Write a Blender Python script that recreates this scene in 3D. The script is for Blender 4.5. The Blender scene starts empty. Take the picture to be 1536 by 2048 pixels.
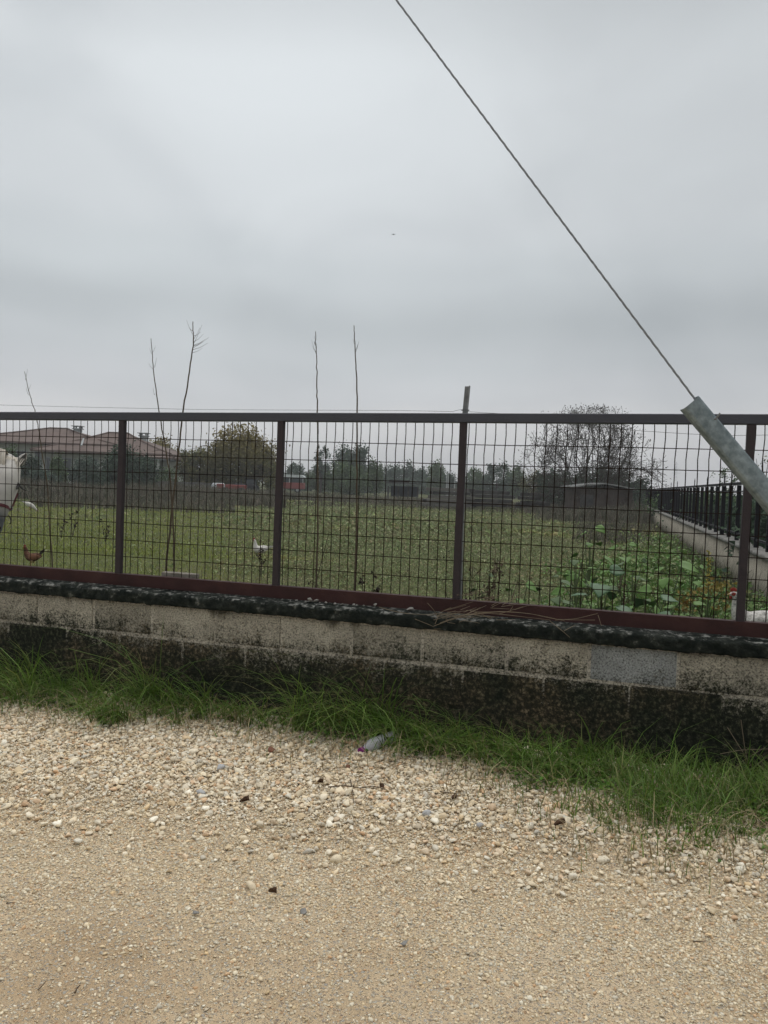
import bpy, bmesh, math, random
import numpy as np
from mathutils import Vector, Matrix, noise as mnoise
random.seed(7); rng = np.random.default_rng(11)
S = bpy.context.scene
C = S.collection
PI = math.pi

# ------------------------------------------------------------------ camera geometry
F = 1538.0; YAW = math.radians(16.4); PIT = math.atan(56/1538); ROL = math.radians(2.0); H = 1.25
fw = np.array([-math.sin(YAW)*math.cos(PIT), math.cos(YAW)*math.cos(PIT), -math.sin(PIT)])
r0 = np.array([math.cos(YAW), math.sin(YAW), 0.0]); u0 = np.cross(r0, fw)
RT = math.cos(ROL)*r0 + math.sin(ROL)*u0; UP = math.cos(ROL)*u0 - math.sin(ROL)*r0
CAM = np.array([0, 0, H])
AW = np.array([-math.sin(YAW), math.cos(YAW), 0.0])          # horizontal view direction

def ray(x, y): return fw + RT*(x-768)/F - UP*(y-1024)/F
def dep(x, y, D): return CAM + ray(x, y)*D                     # a point D metres in front of the camera
def onY(x, y, Y): d = ray(x, y); return CAM + d*(Y/d[1])
def onZ(x, y, z=0.0): d = ray(x, y); return CAM + d*((z-H)/d[2])
def ground(x, D):                                              # ground point under picture column x at depth D
    p = dep(x, 968+.035*(x-768), D); return np.array([p[0], p[1], 0.0])
def zat(x, y, D): return float(dep(x, y, D)[2])

cam = bpy.data.cameras.new('camera'); co = bpy.data.objects.new('camera', cam); C.objects.link(co)
cam.sensor_fit = 'AUTO'; cam.sensor_width = 36; cam.lens = 36*F/2048
cam.clip_start = .05; cam.clip_end = 6000
co.matrix_world = Matrix(((RT[0], UP[0], -fw[0], 0), (RT[1], UP[1], -fw[1], 0), (RT[2], UP[2], -fw[2], H), (0, 0, 0, 1)))
S.camera = co
S.view_settings.view_transform = 'Standard'; S.view_settings.look = 'None'
S.view_settings.exposure = 0; S.view_settings.gamma = 1
S.render.engine = 'CYCLES'
S.cycles.max_bounces = 6; S.cycles.diffuse_bounces = 3; S.cycles.glossy_bounces = 2; S.cycles.transparent_max_bounces = 8
S.cycles.volume_bounces = 0

# ------------------------------------------------------------------ world: overcast sky
def lin(c): return tuple(((v/255)/12.92 if v/255 <= .04045 else ((v/255+.055)/1.055)**2.4) for v in c)
W = bpy.data.worlds.new('World'); S.world = W; W.use_nodes = True
nt = W.node_tree; nt.nodes.clear()
def N(tree, t, **kw):
    n = tree.nodes.new(t)
    for k, v in kw.items(): setattr(n, k, v)
    return n
def ramp(tree, fac, stops, interp='LINEAR'):
    n = N(tree, 'ShaderNodeValToRGB'); e = n.color_ramp; e.interpolation = interp
    while len(e.elements) > 1: e.elements.remove(e.elements[-1])
    for i, (p, c) in enumerate(stops):
        el = e.elements[0] if i == 0 else e.elements.new(p)
        el.position = p; el.color = tuple(c)+(1,) if len(c) == 3 else c
    if fac is not None: tree.links.new(fac, n.inputs[0])
    return n
def math_(tree, op, a, b=None, clamp=False):
    n = N(tree, 'ShaderNodeMath', operation=op, use_clamp=clamp)
    for i, v in enumerate((a, b)):
        if v is None: continue
        if isinstance(v, (int, float)): n.inputs[i].default_value = v
        else: tree.links.new(v, n.inputs[i])
    return n.outputs[0]
def mix(tree, fac, a, b, mode='MIX'):
    n = N(tree, 'ShaderNodeMix', data_type='RGBA', blend_type=mode)
    for sock, v in ((n.inputs[0], fac), (n.inputs[6], a), (n.inputs[7], b)):
        if isinstance(v, (int, float)): sock.default_value = v
        elif isinstance(v, tuple): sock.default_value = v if len(v) == 4 else v+(1,)
        else: tree.links.new(v, sock)
    return n.outputs[2]
SUN_EL, SUN_ROT = math.radians(52), math.radians(200)
sky = N(nt, 'ShaderNodeTexSky', sky_type='NISHITA', sun_disc=False, sun_elevation=SUN_EL, sun_rotation=SUN_ROT)
bright = N(nt, 'ShaderNodeVectorMath', operation='SCALE'); nt.links.new(sky.outputs[0], bright.inputs[0]); bright.inputs[3].default_value = .1
tc = N(nt, 'ShaderNodeTexCoord'); sep = N(nt, 'ShaderNodeSeparateXYZ'); nt.links.new(tc.outputs['Generated'], sep.inputs[0])
mp = N(nt, 'ShaderNodeMapping'); mp.inputs['Scale'].default_value = (1, 1, 1.7); nt.links.new(tc.outputs['Generated'], mp.inputs[0])
n1 = N(nt, 'ShaderNodeTexNoise'); n1.inputs['Scale'].default_value = 2.2; n1.inputs['Detail'].default_value = 4; n1.inputs['Roughness'].default_value = .45
nt.links.new(mp.outputs[0], n1.inputs[0])
wob = math_(nt, 'MULTIPLY', math_(nt, 'SUBTRACT', n1.outputs[0], .5), .11)
zz = math_(nt, 'ADD', sep.outputs[2], wob, True)
cl = ramp(nt, zz, [(0, lin((238, 236, 236))), (.06, lin((234, 234, 234))), (.11, lin((211, 215, 218))), (.155, lin((201, 207, 210))),
    (.205, lin((190, 197, 200))), (.265, lin((204, 211, 214))), (.32, lin((212, 218, 221))), (.45, lin((214, 220, 223))), (.53, lin((202, 208, 211))),
    (.70, (1.05, 1.07, 1.10)), (1.0, (1.90, 1.93, 1.97))], 'EASE')
mp2 = N(nt, 'ShaderNodeMapping'); mp2.inputs['Scale'].default_value = (1, 1, 1.7); mp2.inputs['Location'].default_value = (3, 1, 0); nt.links.new(tc.outputs['Generated'], mp2.inputs[0])
n2 = N(nt, 'ShaderNodeTexNoise'); n2.inputs['Scale'].default_value = 3.4; n2.inputs['Detail'].default_value = 4; n2.inputs['Roughness'].default_value = .45; n2.inputs['Distortion'].default_value = .6
nt.links.new(mp2.outputs[0], n2.inputs[0])
v2 = ramp(nt, n2.outputs[0], [(.30, (.865, .862, .868)), (.5, (.965, .955, .955)), (.70, (1.03, 1.02, 1.018))])
cloud = mix(nt, 1.0, cl.outputs[0], v2.outputs[0], 'MULTIPLY')
az = math_(nt, 'ADD', math_(nt, 'MULTIPLY', sep.outputs[0], -.16), 0.955)      # cloud layer a little thicker towards +X
azc = N(nt, 'ShaderNodeCombineColor')
for i in range(3): nt.links.new(az, azc.inputs[i])
cloud = mix(nt, 1.0, cloud, azc.outputs[0], 'MULTIPLY')
gl0 = ray(620, 190); gl0 /= np.linalg.norm(gl0)                       # where the cloud is thinnest and the sky brightest
dt = N(nt, 'ShaderNodeVectorMath', operation='DOT_PRODUCT'); nt.links.new(tc.outputs['Generated'], dt.inputs[0]); dt.inputs[1].default_value = tuple(gl0)
gl = math_(nt, 'ADD', math_(nt, 'MULTIPLY', math_(nt, 'POWER', math_(nt, 'MAXIMUM', dt.outputs['Value'], 0.0), 26.0), .145), 1.0)
glc = N(nt, 'ShaderNodeCombineColor')
for i in range(3): nt.links.new(gl, glc.inputs[i])
cloud = mix(nt, 1.0, cloud, glc.outputs[0], 'MULTIPLY')
skyc = mix(nt, .96, bright.outputs[0], cloud)
bg = N(nt, 'ShaderNodeBackground'); bg.inputs[1].default_value = 1.0; nt.links.new(skyc, bg.inputs[0])
wo = N(nt, 'ShaderNodeOutputWorld'); nt.links.new(bg.outputs[0], wo.inputs[0])
sl = bpy.data.lights.new('sun', 'SUN'); sl.energy = 1.0; sl.angle = math.radians(40); sl.color = (1, .97, .93)
so = bpy.data.objects.new('sun', sl); C.objects.link(so); so.rotation_euler = (PI/2-SUN_EL, 0, PI-SUN_ROT+PI)

# ------------------------------------------------------------------ materials
def mat(name, cols, scale=6., rough=.85, bump=0., bscale=60., isl=0., metal=0., spec=.3, detail=6, coords='Object', islcols=None, zgrad=None, thin=0., bdist=.01):
    m = bpy.data.materials.new(name); m.use_nodes = True; t = m.node_tree; p = t.nodes['Principled BSDF']
    c = N(t, 'ShaderNodeTexCoord')
    nz = N(t, 'ShaderNodeTexNoise'); nz.inputs['Scale'].default_value = scale; nz.inputs['Detail'].default_value = detail; nz.inputs['Roughness'].default_value = .62
    t.links.new(c.outputs[coords], nz.inputs[0])
    k = len(cols)
    rp = ramp(t, nz.outputs[0], [(.28+.44*i/max(1, k-1), cc) for i, cc in enumerate(cols)])
    col = rp.outputs[0]
    if islcols or isl:
        g = N(t, 'ShaderNodeNewGeometry'); rnd = g.outputs['Random Per Island']
        if islcols:
            kk = len(islcols); ir = ramp(t, rnd, [(i/max(1, kk), cc) for i, cc in enumerate(islcols)], 'LINEAR')
            col = mix(t, 1.0, ir.outputs[0], mix(t, .55, (1, 1, 1), col), 'MULTIPLY') if k > 1 else ir.outputs[0]
        if isl:
            f2 = math_(t, 'FRACT', math_(t, 'MULTIPLY', rnd, 37.7))
            vv = math_(t, 'ADD', math_(t, 'MULTIPLY', f2, 2*isl), 1-isl)
            h = N(t, 'ShaderNodeHueSaturation'); t.links.new(col, h.inputs['Color']); t.links.new(vv, h.inputs['Value']); col = h.outputs[0]
    if zgrad:                                                   # (z0, z1, colour): autumn crown tops, muzzle skin and the like
        s = N(t, 'ShaderNodeSeparateXYZ'); t.links.new(c.outputs['Object'], s.inputs[0])
        a, b, zc = zgrad
        fz = math_(t, 'DIVIDE', math_(t, 'SUBTRACT', math_(t, 'ADD', s.outputs[2], math_(t, 'MULTIPLY', nz.outputs[0], (b-a)*.8)), a+(b-a)*.4), b-a, True)
        col = mix(t, fz, col, zc)
    t.links.new(col, p.inputs['Base Color'])
    p.inputs['Roughness'].default_value = rough; p.inputs['Metallic'].default_value = metal; p.inputs['Specular IOR Level'].default_value = spec
    if thin:
        tr = N(t, 'ShaderNodeBsdfTranslucent'); t.links.new(col, tr.inputs[0]); ms = N(t, 'ShaderNodeMixShader'); ms.inputs[0].default_value = thin
        out = t.nodes['Material Output']; t.links.new(p.outputs[0], ms.inputs[1]); t.links.new(tr.outputs[0], ms.inputs[2]); t.links.new(ms.outputs[0], out.inputs[0])
    if bump:
        nb = N(t, 'ShaderNodeTexNoise'); nb.inputs['Scale'].default_value = bscale; nb.inputs['Detail'].default_value = 5
        t.links.new(c.outputs[coords], nb.inputs[0])
        bp = N(t, 'ShaderNodeBump'); bp.inputs['Strength'].default_value = bump; bp.inputs['Distance'].default_value = bdist
        t.links.new(nb.outputs[0], bp.inputs['Height']); t.links.new(bp.outputs[0], p.inputs['Normal'])
    return m

# ------------------------------------------------------------------ mesh helpers
class MB:
    def __init__(s): s.v = []; s.f = []
    def add(s, verts, faces):
        o = len(s.v); s.v.extend([tuple(map(float, p)) for p in verts]); s.f.extend([tuple(i+o for i in f) for f in faces])
    def box(s, c, d, ax=None):
        c = np.array(c, float); d = np.array(d, float)/2
        A = np.eye(3) if ax is None else np.array(ax)
        vs = [c+A[0]*d[0]*i+A[1]*d[1]*j+A[2]*d[2]*k for i in (-1, 1) for j in (-1, 1) for k in (-1, 1)]
        s.add(vs, [(0, 1, 3, 2), (4, 6, 7, 5), (0, 4, 5, 1), (2, 3, 7, 6), (0, 2, 6, 4), (1, 5, 7, 3)])
    def tube(s, pts, rad, n=6, caps=True, flat=None):
        pts = np.array(pts, float); k = len(pts)
        rad = np.broadcast_to(np.array(rad, float), (k,)) if np.ndim(rad) <= 1 else rad
        T = np.gradient(pts, axis=0); T /= np.linalg.norm(T, axis=1)[:, None]+1e-12
        ref = np.array([0, 0, 1.]) if abs(T[0][2]) < .9 else np.array([1., 0, 0])
        vs = []
        for i in range(k):
            a = np.cross(T[i], ref); a /= np.linalg.norm(a)+1e-9; b = np.cross(T[i], a)
            ref = -np.cross(T[i], a) if False else ref
            for j in range(n):
                t = 2*PI*j/n
                vs.append(pts[i]+rad[i]*(math.cos(t)*a+math.sin(t)*b*(flat or 1)))
        fs = [(i*n+j, i*n+(j+1) % n, (i+1)*n+(j+1) % n, (i+1)*n+j) for i in range(k-1) for j in range(n)]
        if caps: fs += [tuple(range(n))[::-1], tuple((k-1)*n+j for j in range(n))]
        s.add(vs, fs)
    def rings(s, rings, caps=True):                             # rings: list of (n,3) arrays
        n = len(rings[0]); k = len(rings); vs = [p for r in rings for p in r]
        fs = [(i*n+j, i*n+(j+1) % n, (i+1)*n+(j+1) % n, (i+1)*n+j) for i in range(k-1) for j in range(n)]
        if caps: fs += [tuple(range(n))[::-1], tuple((k-1)*n+j for j in range(n))]
        s.add(vs, fs)
    def ell(s, c, r, ax=None, nu=12, nv=8):
        A = np.eye(3) if ax is None else np.array(ax); c = np.array(c, float)
        vs = [c+A[2]*r[2]]
        for i in range(1, nv):
            t = PI*i/nv
            for j in range(nu):
                q = 2*PI*j/nu
                vs.append(c+A[0]*r[0]*math.sin(t)*math.cos(q)+A[1]*r[1]*math.sin(t)*math.sin(q)+A[2]*r[2]*math.cos(t))
        vs.append(c-A[2]*r[2]); L = len(vs)-1
        fs = [(0, 1+j, 1+(j+1) % nu) for j in range(nu)]
        for i in range(nv-2):
            fs += [(1+i*nu+j, 1+(i+1)*nu+j, 1+(i+1)*nu+(j+1) % nu, 1+i*nu+(j+1) % nu) for j in range(nu)]
        fs += [(L, 1+(nv-2)*nu+(j+1) % nu, 1+(nv-2)*nu+j) for j in range(nu)]
        s.add(vs, fs)
    def build(s, name, m, parent=None, smooth=False, loc=None):
        me = bpy.data.meshes.new(name); me.from_pydata(s.v, [], s.f); me.validate()
        bm = bmesh.new(); bm.from_mesh(me); bmesh.ops.recalc_face_normals(bm, faces=bm.faces); bm.to_mesh(me); bm.free()
        return link(name, me, m, parent, smooth, loc)
def link(name, me, m, parent=None, smooth=False, loc=None):
    o = bpy.data.objects.new(name, me); C.objects.link(o)
    if m: me.materials.append(m)
    if smooth: me.polygons.foreach_set('use_smooth', [True]*len(me.polygons))
    if parent: o.parent = parent
    if loc is not None: o.location = loc
    return o
def np_mesh(name, V, Fs, m, parent=None, smooth=False):         # V (n,3); Fs: list of (m,k) arrays
    me = bpy.data.meshes.new(name); me.vertices.add(len(V)); me.vertices.foreach_set('co', V.astype(np.float32).ravel())
    loops = np.concatenate([f.ravel() for f in Fs]); sizes = np.concatenate([np.full(len(f), f.shape[1]) for f in Fs])
    me.loops.add(len(loops)); me.loops.foreach_set('vertex_index', loops.astype(np.int32))
    me.polygons.add(len(sizes)); me.polygons.foreach_set('loop_start', np.concatenate([[0], np.cumsum(sizes)[:-1]]).astype(np.int32))
    me.polygons.foreach_set('loop_total', sizes.astype(np.int32))
    if smooth: me.polygons.foreach_set('use_smooth', np.ones(len(sizes), bool))
    me.update(calc_edges=True)
    return link(name, me, m, parent)
def empty(name, label, cat, loc=(0, 0, 0), rz=0., group=None):
    o = bpy.data.objects.new(name, None); C.objects.link(o); o.location = tuple(map(float, loc)); o.rotation_euler = (0, 0, rz)
    o.empty_display_size = .1
    return tag(o, label, cat, group)
def tag(o, label, cat, group=None):
    o['label'] = label; o['category'] = cat
    if group: o['group'] = group
    return o
def structure(o): o['kind'] = 'structure'; return o
def stuff(o, label, cat): o['kind'] = 'stuff'; o['label'] = label; o['category'] = cat; return o
def copy_tree(o, parent=None):
    c = o.copy(); C.objects.link(c)
    if parent: c.parent = parent
    for ch in list(o.children): copy_tree(ch, c)
    return c

def blades(pos, h, w, lean, az=None, segs=3, curve=1.6):
    """tapered grass blades as strips; pos (n,3), h/w/lean (n,)"""
    n = len(pos); az = rng.uniform(0, 2*PI, n) if az is None else az
    d = np.stack([np.cos(az), np.sin(az), np.zeros(n)], 1); s_ = np.stack([-np.sin(az), np.cos(az), np.zeros(n)], 1)
    tw = rng.uniform(-1, 1, n)[:, None]; s_ = s_*np.cos(tw)+d*np.sin(tw)
    V = []; 
    for i in range(segs+1):
        t = i/segs
        ang = lean*(t**curve)
        hor = h*lean*.75*t**(curve+.4); ver = h*t*np.cos(np.minimum(ang, 1.9)*.62)
        c = pos+d*hor[:, None]+np.array([0, 0, 1.])*ver[:, None]
        if i < segs:
            ww = (w*(1-.25*t-.45*t*t))[:, None]/2
            V += [c-s_*ww, c+s_*ww]
        else: V.append(c)
    k = 2*segs+1
    V = np.stack(V, 1).reshape(-1, 3); b = (np.arange(n)*k)[:, None]
    q = [b+np.array([[2*i, 2*i+1, 2*i+3, 2*i+2]]) for i in range(segs-1)]
    t3 = b+np.array([[2*segs-2, 2*segs-1, 2*segs]])
    return V, (np.concatenate(q) if q else np.zeros((0, 4), int)), t3
def leaves(pos, size, nrm=None, asp=.55, updown=1., fold=.25):
    """folded diamond leaves, 4 verts + 2 tris; size (n,)"""
    n = len(pos)
    if nrm is None:
        nrm = rng.normal(size=(n, 3)); nrm[:, 2] = np.abs(nrm[:, 2])*updown
    nrm = nrm/np.linalg.norm(nrm, axis=1)[:, None]
    a = np.cross(nrm, rng.normal(size=(n, 3))); a /= np.linalg.norm(a, axis=1)[:, None]; b = np.cross(nrm, a)
    L = size[:, None]/2
    up = nrm*L*fold
    V = np.stack([pos-a*L, pos+b*L*asp+up, pos+a*L, pos-b*L*asp+up], 1).reshape(-1, 3)
    o = (np.arange(n)*4)[:, None]
    return V, o+np.array([[0, 1, 2]]), o+np.array([[0, 2, 3]])
class NP:
    def __init__(s): s.V = []; s.F = {}; s.n = 0
    def add(s, V, *Fs):
        for f in Fs:
            if len(f): s.F.setdefault(f.shape[1], []).append(f+s.n)
        s.V.append(V); s.n += len(V)
    def build(s, name, m, parent=None, smooth=False):
        return np_mesh(name, np.concatenate(s.V), [np.concatenate(v) for v in s.F.values()], m, parent, smooth)
_ico = {}
def ico(sub):
    if sub not in _ico:
        bm = bmesh.new(); bmesh.ops.create_icosphere(bm, subdivisions=sub, radius=1)
        v = np.array([x.co[:] for x in bm.verts]); bm.verts.index_update()
        f = np.array([[q.index for q in x.verts] for x in bm.faces]); bm.free(); _ico[sub] = (v, f)
    return _ico[sub]
def stones(pos, size, sub=1, flat=(.45, .85), var=24, jag=.28):
    bv, bf = ico(sub); n = len(pos); var_v = []
    for _ in range(var):
        v = bv.copy()
        for _c in range(10):                                     # chop the ball with random planes: broken stone
            d = rng.normal(size=3); d /= np.linalg.norm(d); h = rng.uniform(.32, .80); q = v@d; v = v-np.clip(q-h, 0, None)[:, None]*d
        v = v*(1+rng.uniform(-jag*.3, jag*.3, (len(v), 1))); var_v.append(v*np.array([1, rng.uniform(.6, .95), rng.uniform(*flat)]))
    var_v = np.stack(var_v)
    vid = rng.integers(0, var, n); az = rng.uniform(0, 2*PI, n); ti = rng.normal(0, .3, n); tj = rng.normal(0, .3, n)
    P = var_v[vid]*size[:, None, None]/2
    c, s_ = np.cos(ti)[:, None], np.sin(ti)[:, None]; P = np.stack([P[..., 0], P[..., 1]*c-P[..., 2]*s_, P[..., 1]*s_+P[..., 2]*c], 2)
    c, s_ = np.cos(tj)[:, None], np.sin(tj)[:, None]; P = np.stack([P[..., 0]*c+P[..., 2]*s_, P[..., 1], -P[..., 0]*s_+P[..., 2]*c], 2)
    c, s_ = np.cos(az)[:, None], np.sin(az)[:, None]; P = np.stack([P[..., 0]*c-P[..., 1]*s_, P[..., 0]*s_+P[..., 1]*c, P[..., 2]], 2)
    P = P+pos[:, None, :]
    k = len(bv); Fq = ((np.arange(n)*k)[:, None, None]+bf[None]).reshape(-1, 3)
    return P.reshape(-1, 3), Fq
def vnoise(x, y, s, seed=0.):                                   # cheap smooth noise, vectorised
    x = x*s+seed*13.7; y = y*s+seed*7.3
    xi = np.floor(x).astype(int); yi = np.floor(y).astype(int); u = x-xi; v = y-yi
    u = u*u*(3-2*u); v = v*v*(3-2*v)
    def hsh(a, b): q = np.sin(a*127.1+b*311.7)*43758.5453; return q-np.floor(q)
    return (hsh(xi, yi)*(1-u)+hsh(xi+1, yi)*u)*(1-v)+(hsh(xi, yi+1)*(1-u)+hsh(xi+1, yi+1)*u)*v
def fbm(x, y, s, seed=0.): return .55*vnoise(x, y, s, seed)+.3*vnoise(x, y, s*2.1, seed+1)+.15*vnoise(x, y, s*4.3, seed+2)
def remesh(o, vox, sm=4):
    md = o.modifiers.new('r', 'REMESH'); md.mode = 'VOXEL'; md.voxel_size = vox
    ms = o.modifiers.new('s', 'SMOOTH'); ms.iterations = sm; ms.factor = .5
    dg = bpy.context.evaluated_depsgraph_get(); me = bpy.data.meshes.new_from_object(o.evaluated_get(dg))
    o.modifiers.clear(); old = o.data; o.data = me; bpy.data.meshes.remove(old); me.name = o.name
    me.polygons.foreach_set('use_smooth', [True]*len(me.polygons)); return o
#---PART2---
# ================================================================== SETTING
def ground_mat():
    m = bpy.data.materials.new('field soil and weeds'); m.use_nodes = True; t = m.node_tree; p = t.nodes['Principled BSDF']
    c = N(t, 'ShaderNodeTexCoord')
    def nz(s, d=5, r=.6):
        n = N(t, 'ShaderNodeTexNoise'); n.inputs['Scale'].default_value = s; n.inputs['Detail'].default_value = d; n.inputs['Roughness'].default_value = r
        t.links.new(c.outputs['Object'], n.inputs[0]); return n.outputs[0]
    a = ramp(t, nz(.35), [(.35, (.075, .085, .036)), (.5, (.095, .108, .045)), (.62, (.105, .098, .055)), (.75, (.085, .092, .046))])
    b = ramp(t, nz(9, 8, .75), [(.25, (.35, .33, .3)), (.5, (.9, .9, .9)), (.75, (1.5, 1.45, 1.3))])
    t.links.new(mix(t, 1, a.outputs[0], b.outputs[0], 'MULTIPLY'), p.inputs['Base Color'])
    p.inputs['Roughness'].default_value = .95; p.inputs['Specular IOR Level'].default_value = .1
    bp = N(t, 'ShaderNodeBump'); bp.inputs['Strength'].default_value = .6; bp.inputs['Distance'].default_value = .05
    t.links.new(nz(14, 6), bp.inputs['Height']); t.links.new(bp.outputs[0], p.inputs['Normal'])
    return m
def road_mat():
    m = bpy.data.materials.new('sandy gravel'); m.use_nodes = True; t = m.node_tree; p = t.nodes['Principled BSDF']
    c = N(t, 'ShaderNodeTexCoord')
    def nz(s, d=5, r=.6):
        n = N(t, 'ShaderNodeTexNoise'); n.inputs['Scale'].default_value = s; n.inputs['Detail'].default_value = d; n.inputs['Roughness'].default_value = r
        t.links.new(c.outputs['Object'], n.inputs[0]); return n.outputs[0]
    big = ramp(t, nz(.9, 4, .55), [(.34, (.80, .74, .68)), (.48, (1, .99, .97)), (.66, (1.08, 1.09, 1.11))]).outputs[0]
    sand = ramp(t, nz(3.2, 8, .7), [(.3, (.48, .37, .235)), (.5, (.575, .455, .30)), (.7, (.62, .50, .34))]).outputs[0]
    grain = ramp(t, nz(260, 4, .8), [(.3, (.58, .56, .53)), (.5, (1, 1, 1)), (.70, (1.34, 1.32, 1.26))]).outputs[0]
    col = mix(t, 1, mix(t, 1, sand, big, 'MULTIPLY'), grain, 'MULTIPLY')
    hs = None
    for sc, th in ((95, .40), (190, .52)):
        wv = N(t, 'ShaderNodeVectorMath', operation='ADD'); t.links.new(c.outputs['Object'], wv.inputs[0])
        nn = N(t, 'ShaderNodeTexNoise'); nn.inputs['Scale'].default_value = sc*.8; t.links.new(c.outputs['Object'], nn.inputs[0])
        sc_ = N(t, 'ShaderNodeVectorMath', operation='SCALE'); sc_.inputs[3].default_value = .9/sc; t.links.new(nn.outputs[1], sc_.inputs[0]); t.links.new(sc_.outputs[0], wv.inputs[1])
        vo = N(t, 'ShaderNodeTexVoronoi'); vo.inputs['Scale'].default_value = sc; t.links.new(wv.outputs[0], vo.inputs[0])
        sp = N(t, 'ShaderNodeSeparateColor'); t.links.new(vo.outputs['Color'], sp.inputs[0])
        pc = ramp(t, sp.outputs[0], [(0, (.58, .45, .28)), (.2, (.64, .54, .39)), (.4, (.46, .38, .28)), (.55, (.70, .64, .50)), (.72, (.44, .41, .35)), (.85, (.56, .36, .20)), (.95, (.34, .28, .22)), (1, (.74, .69, .58))])
        inside = math_(t, 'MULTIPLY', math_(t, 'LESS_THAN', vo.outputs['Distance'], .42), math_(t, 'GREATER_THAN', sp.outputs[1], th))
        col = mix(t, math_(t, 'MULTIPLY', inside, 1.0), col, pc.outputs[0])
        hh = math_(t, 'MULTIPLY', math_(t, 'SUBTRACT', .45, vo.outputs['Distance'], True), inside)
        hs = hh if hs is None else math_(t, 'ADD', hs, hh)
    t.links.new(col, p.inputs['Base Color'])
    p.inputs['Roughness'].default_value = .9; p.inputs['Specular IOR Level'].default_value = .2
    ht = math_(t, 'ADD', math_(t, 'MULTIPLY', hs, 1.4), math_(t, 'MULTIPLY', nz(300, 3), .5))
    bp = N(t, 'ShaderNodeBump'); bp.inputs['Strength'].default_value = 1; bp.inputs['Distance'].default_value = .012
    t.links.new(ht, bp.inputs['Height']); t.links.new(bp.outputs[0], p.inputs['Normal'])
    return m
def seg(a, b, n): return list(np.linspace(a, b, n))
def grid(name, xs, ys, zf, m):
    X, Y = np.meshgrid(xs, ys); V = np.stack([X.ravel(), Y.ravel(), zf(X.ravel(), Y.ravel())], 1); nx = len(xs); ny = len(ys)
    i = (np.arange(ny-1)[:, None]*nx+np.arange(nx-1)[None]).ravel()
    return np_mesh(name, V, [np.stack([i, i+1, i+nx+1, i+nx], 1)], m, smooth=True)
def fieldz(x, y):
    near = np.clip((y-3.9)/2, 0, 1)*np.clip((60-np.abs(y))/20, 0, 1)
    return -.012+near*.05*(fbm(x, y, .5, 3)-.5)+near*.03*(fbm(x, y, 2.2, 5)-.5)
xs = sorted(set(seg(-1250, -120, 8)+seg(-120, -30, 24)+seg(-30, 6, 160)+seg(6, 80, 16)+seg(80, 1250, 8)))
ys = sorted(set(seg(-1250, -20, 7)+seg(-20, 3.8, 6)+seg(3.8, 20, 90)+seg(20, 60, 60)+seg(60, 200, 20)+seg(200, 1250, 8)))
structure(grid('ground', xs, ys, fieldz, ground_mat()))
YBX = [-9, -3, -2.2, -1.4, -.7, 0, .5, 9]; YBY = [2.2, 2.2, 2.30, 2.42, 2.50, 2.60, 2.58, 2.5]                                                       # front line of the loose stone bank
def bank(x, y): return np.clip((y-(np.interp(x, YBX, YBY)+.15*(fbm(x, y, 1.3, 8)-.5)))/.26, 0, 1)
def roadz(x, y): return .012*(fbm(x, y, 1.1, 2)-.5)+.006*(fbm(x, y, 7, 4)-.5)+.014*bank(x, y)*np.clip((3.72-y)/.3, 0, 1)
xs = sorted(set(seg(-60, -4.6, 20)+seg(-4.6, 2.6, 300)+seg(2.6, 60, 20))); ys = sorted(set(seg(-9, 1, 14)+seg(1, 3.72, 120)))
structure(grid('gravel_road', xs, ys, roadz, road_mat()))

def inview(P, mx=.10):                                          # what the photo or a step to its side can see
    v = P-CAM; D = v@fw; return (D > .5) & (np.abs(v@RT)/D < .5+mx) & (np.abs(v@UP)/D < .67+mx)
def scatter(n, x0, x1, y0, y1, zf, mx=.34):
    n = int(n*(x1-x0+1.9)/(x1-x0)); x0 -= 1.0; x1 += .9
    x = rng.uniform(x0, x1, n); y = rng.uniform(y0, y1, n); P = np.stack([x, y, zf(x, y)], 1); return P[inview(P, mx)]
STC = [(.64, .56, .42), (.56, .45, .30), (.68, .62, .49), (.60, .49, .34), (.52, .47, .38), (.72, .68, .58), (.57, .43, .26), (.63, .54, .39), (.47, .44, .38), (.66, .59, .46), (.52, .34, .20), (.62, .55, .43)]
stone_m = mat('broken limestone', [(.88, .85, .78), (1.28, 1.25, 1.15), (1.42, 1.38, 1.28)], scale=55, rough=.75, bump=.35, bscale=140, islcols=STC, isl=.18, spec=.25, bdist=.004)
peb_m = mat('small limestone', [(.85, .84, .82), (1.08, 1.07, 1.04)], scale=90, rough=.8, islcols=[(c[0]*1.04, c[1]*1.02, c[2]*.95) for c in STC], isl=.2, spec=.2)
g = NP()
P = scatter(46000, -4.6, 2.4, 2.05, 3.72, roadz)
keep = rng.random(len(P)) < np.maximum(bank(P[:, 0], P[:, 1])**1.3, .40*np.clip((P[:, 1]-np.interp(P[:, 0], YBX, YBY)+.38)/.38, 0, 1)**2)*(1-.25*np.clip((P[:, 1]-3.45)/.2, 0, 1)); P = P[keep]
sz = np.clip(rng.lognormal(math.log(.0215), .33, len(P)), .014, .055); P[:, 2] += sz*.10+rng.uniform(0, .008, len(P))
g.add(*stones(P, sz, 2, (.32, .68)))
P = scatter(95000, -4.6, 2.4, 2.0, 3.5, roadz); P = P[rng.random(len(P)) < np.clip(bank(P[:, 0], P[:, 1])*1.3, 0, 1)]
sz = rng.uniform(.008, .017, len(P)); P[:, 2] += sz*.15+rng.uniform(0, .006, len(P)); g.add(*stones(P, sz, 1, (.4, .8)))
stuff(g.build('gravel_bank', stone_m), 'bank of loose pale limestone gravel below the grassy foot of the wall', 'gravel')
g = NP()
P = scatter(120000, -4.4, 2.2, 1.2, 2.95, roadz)
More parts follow.
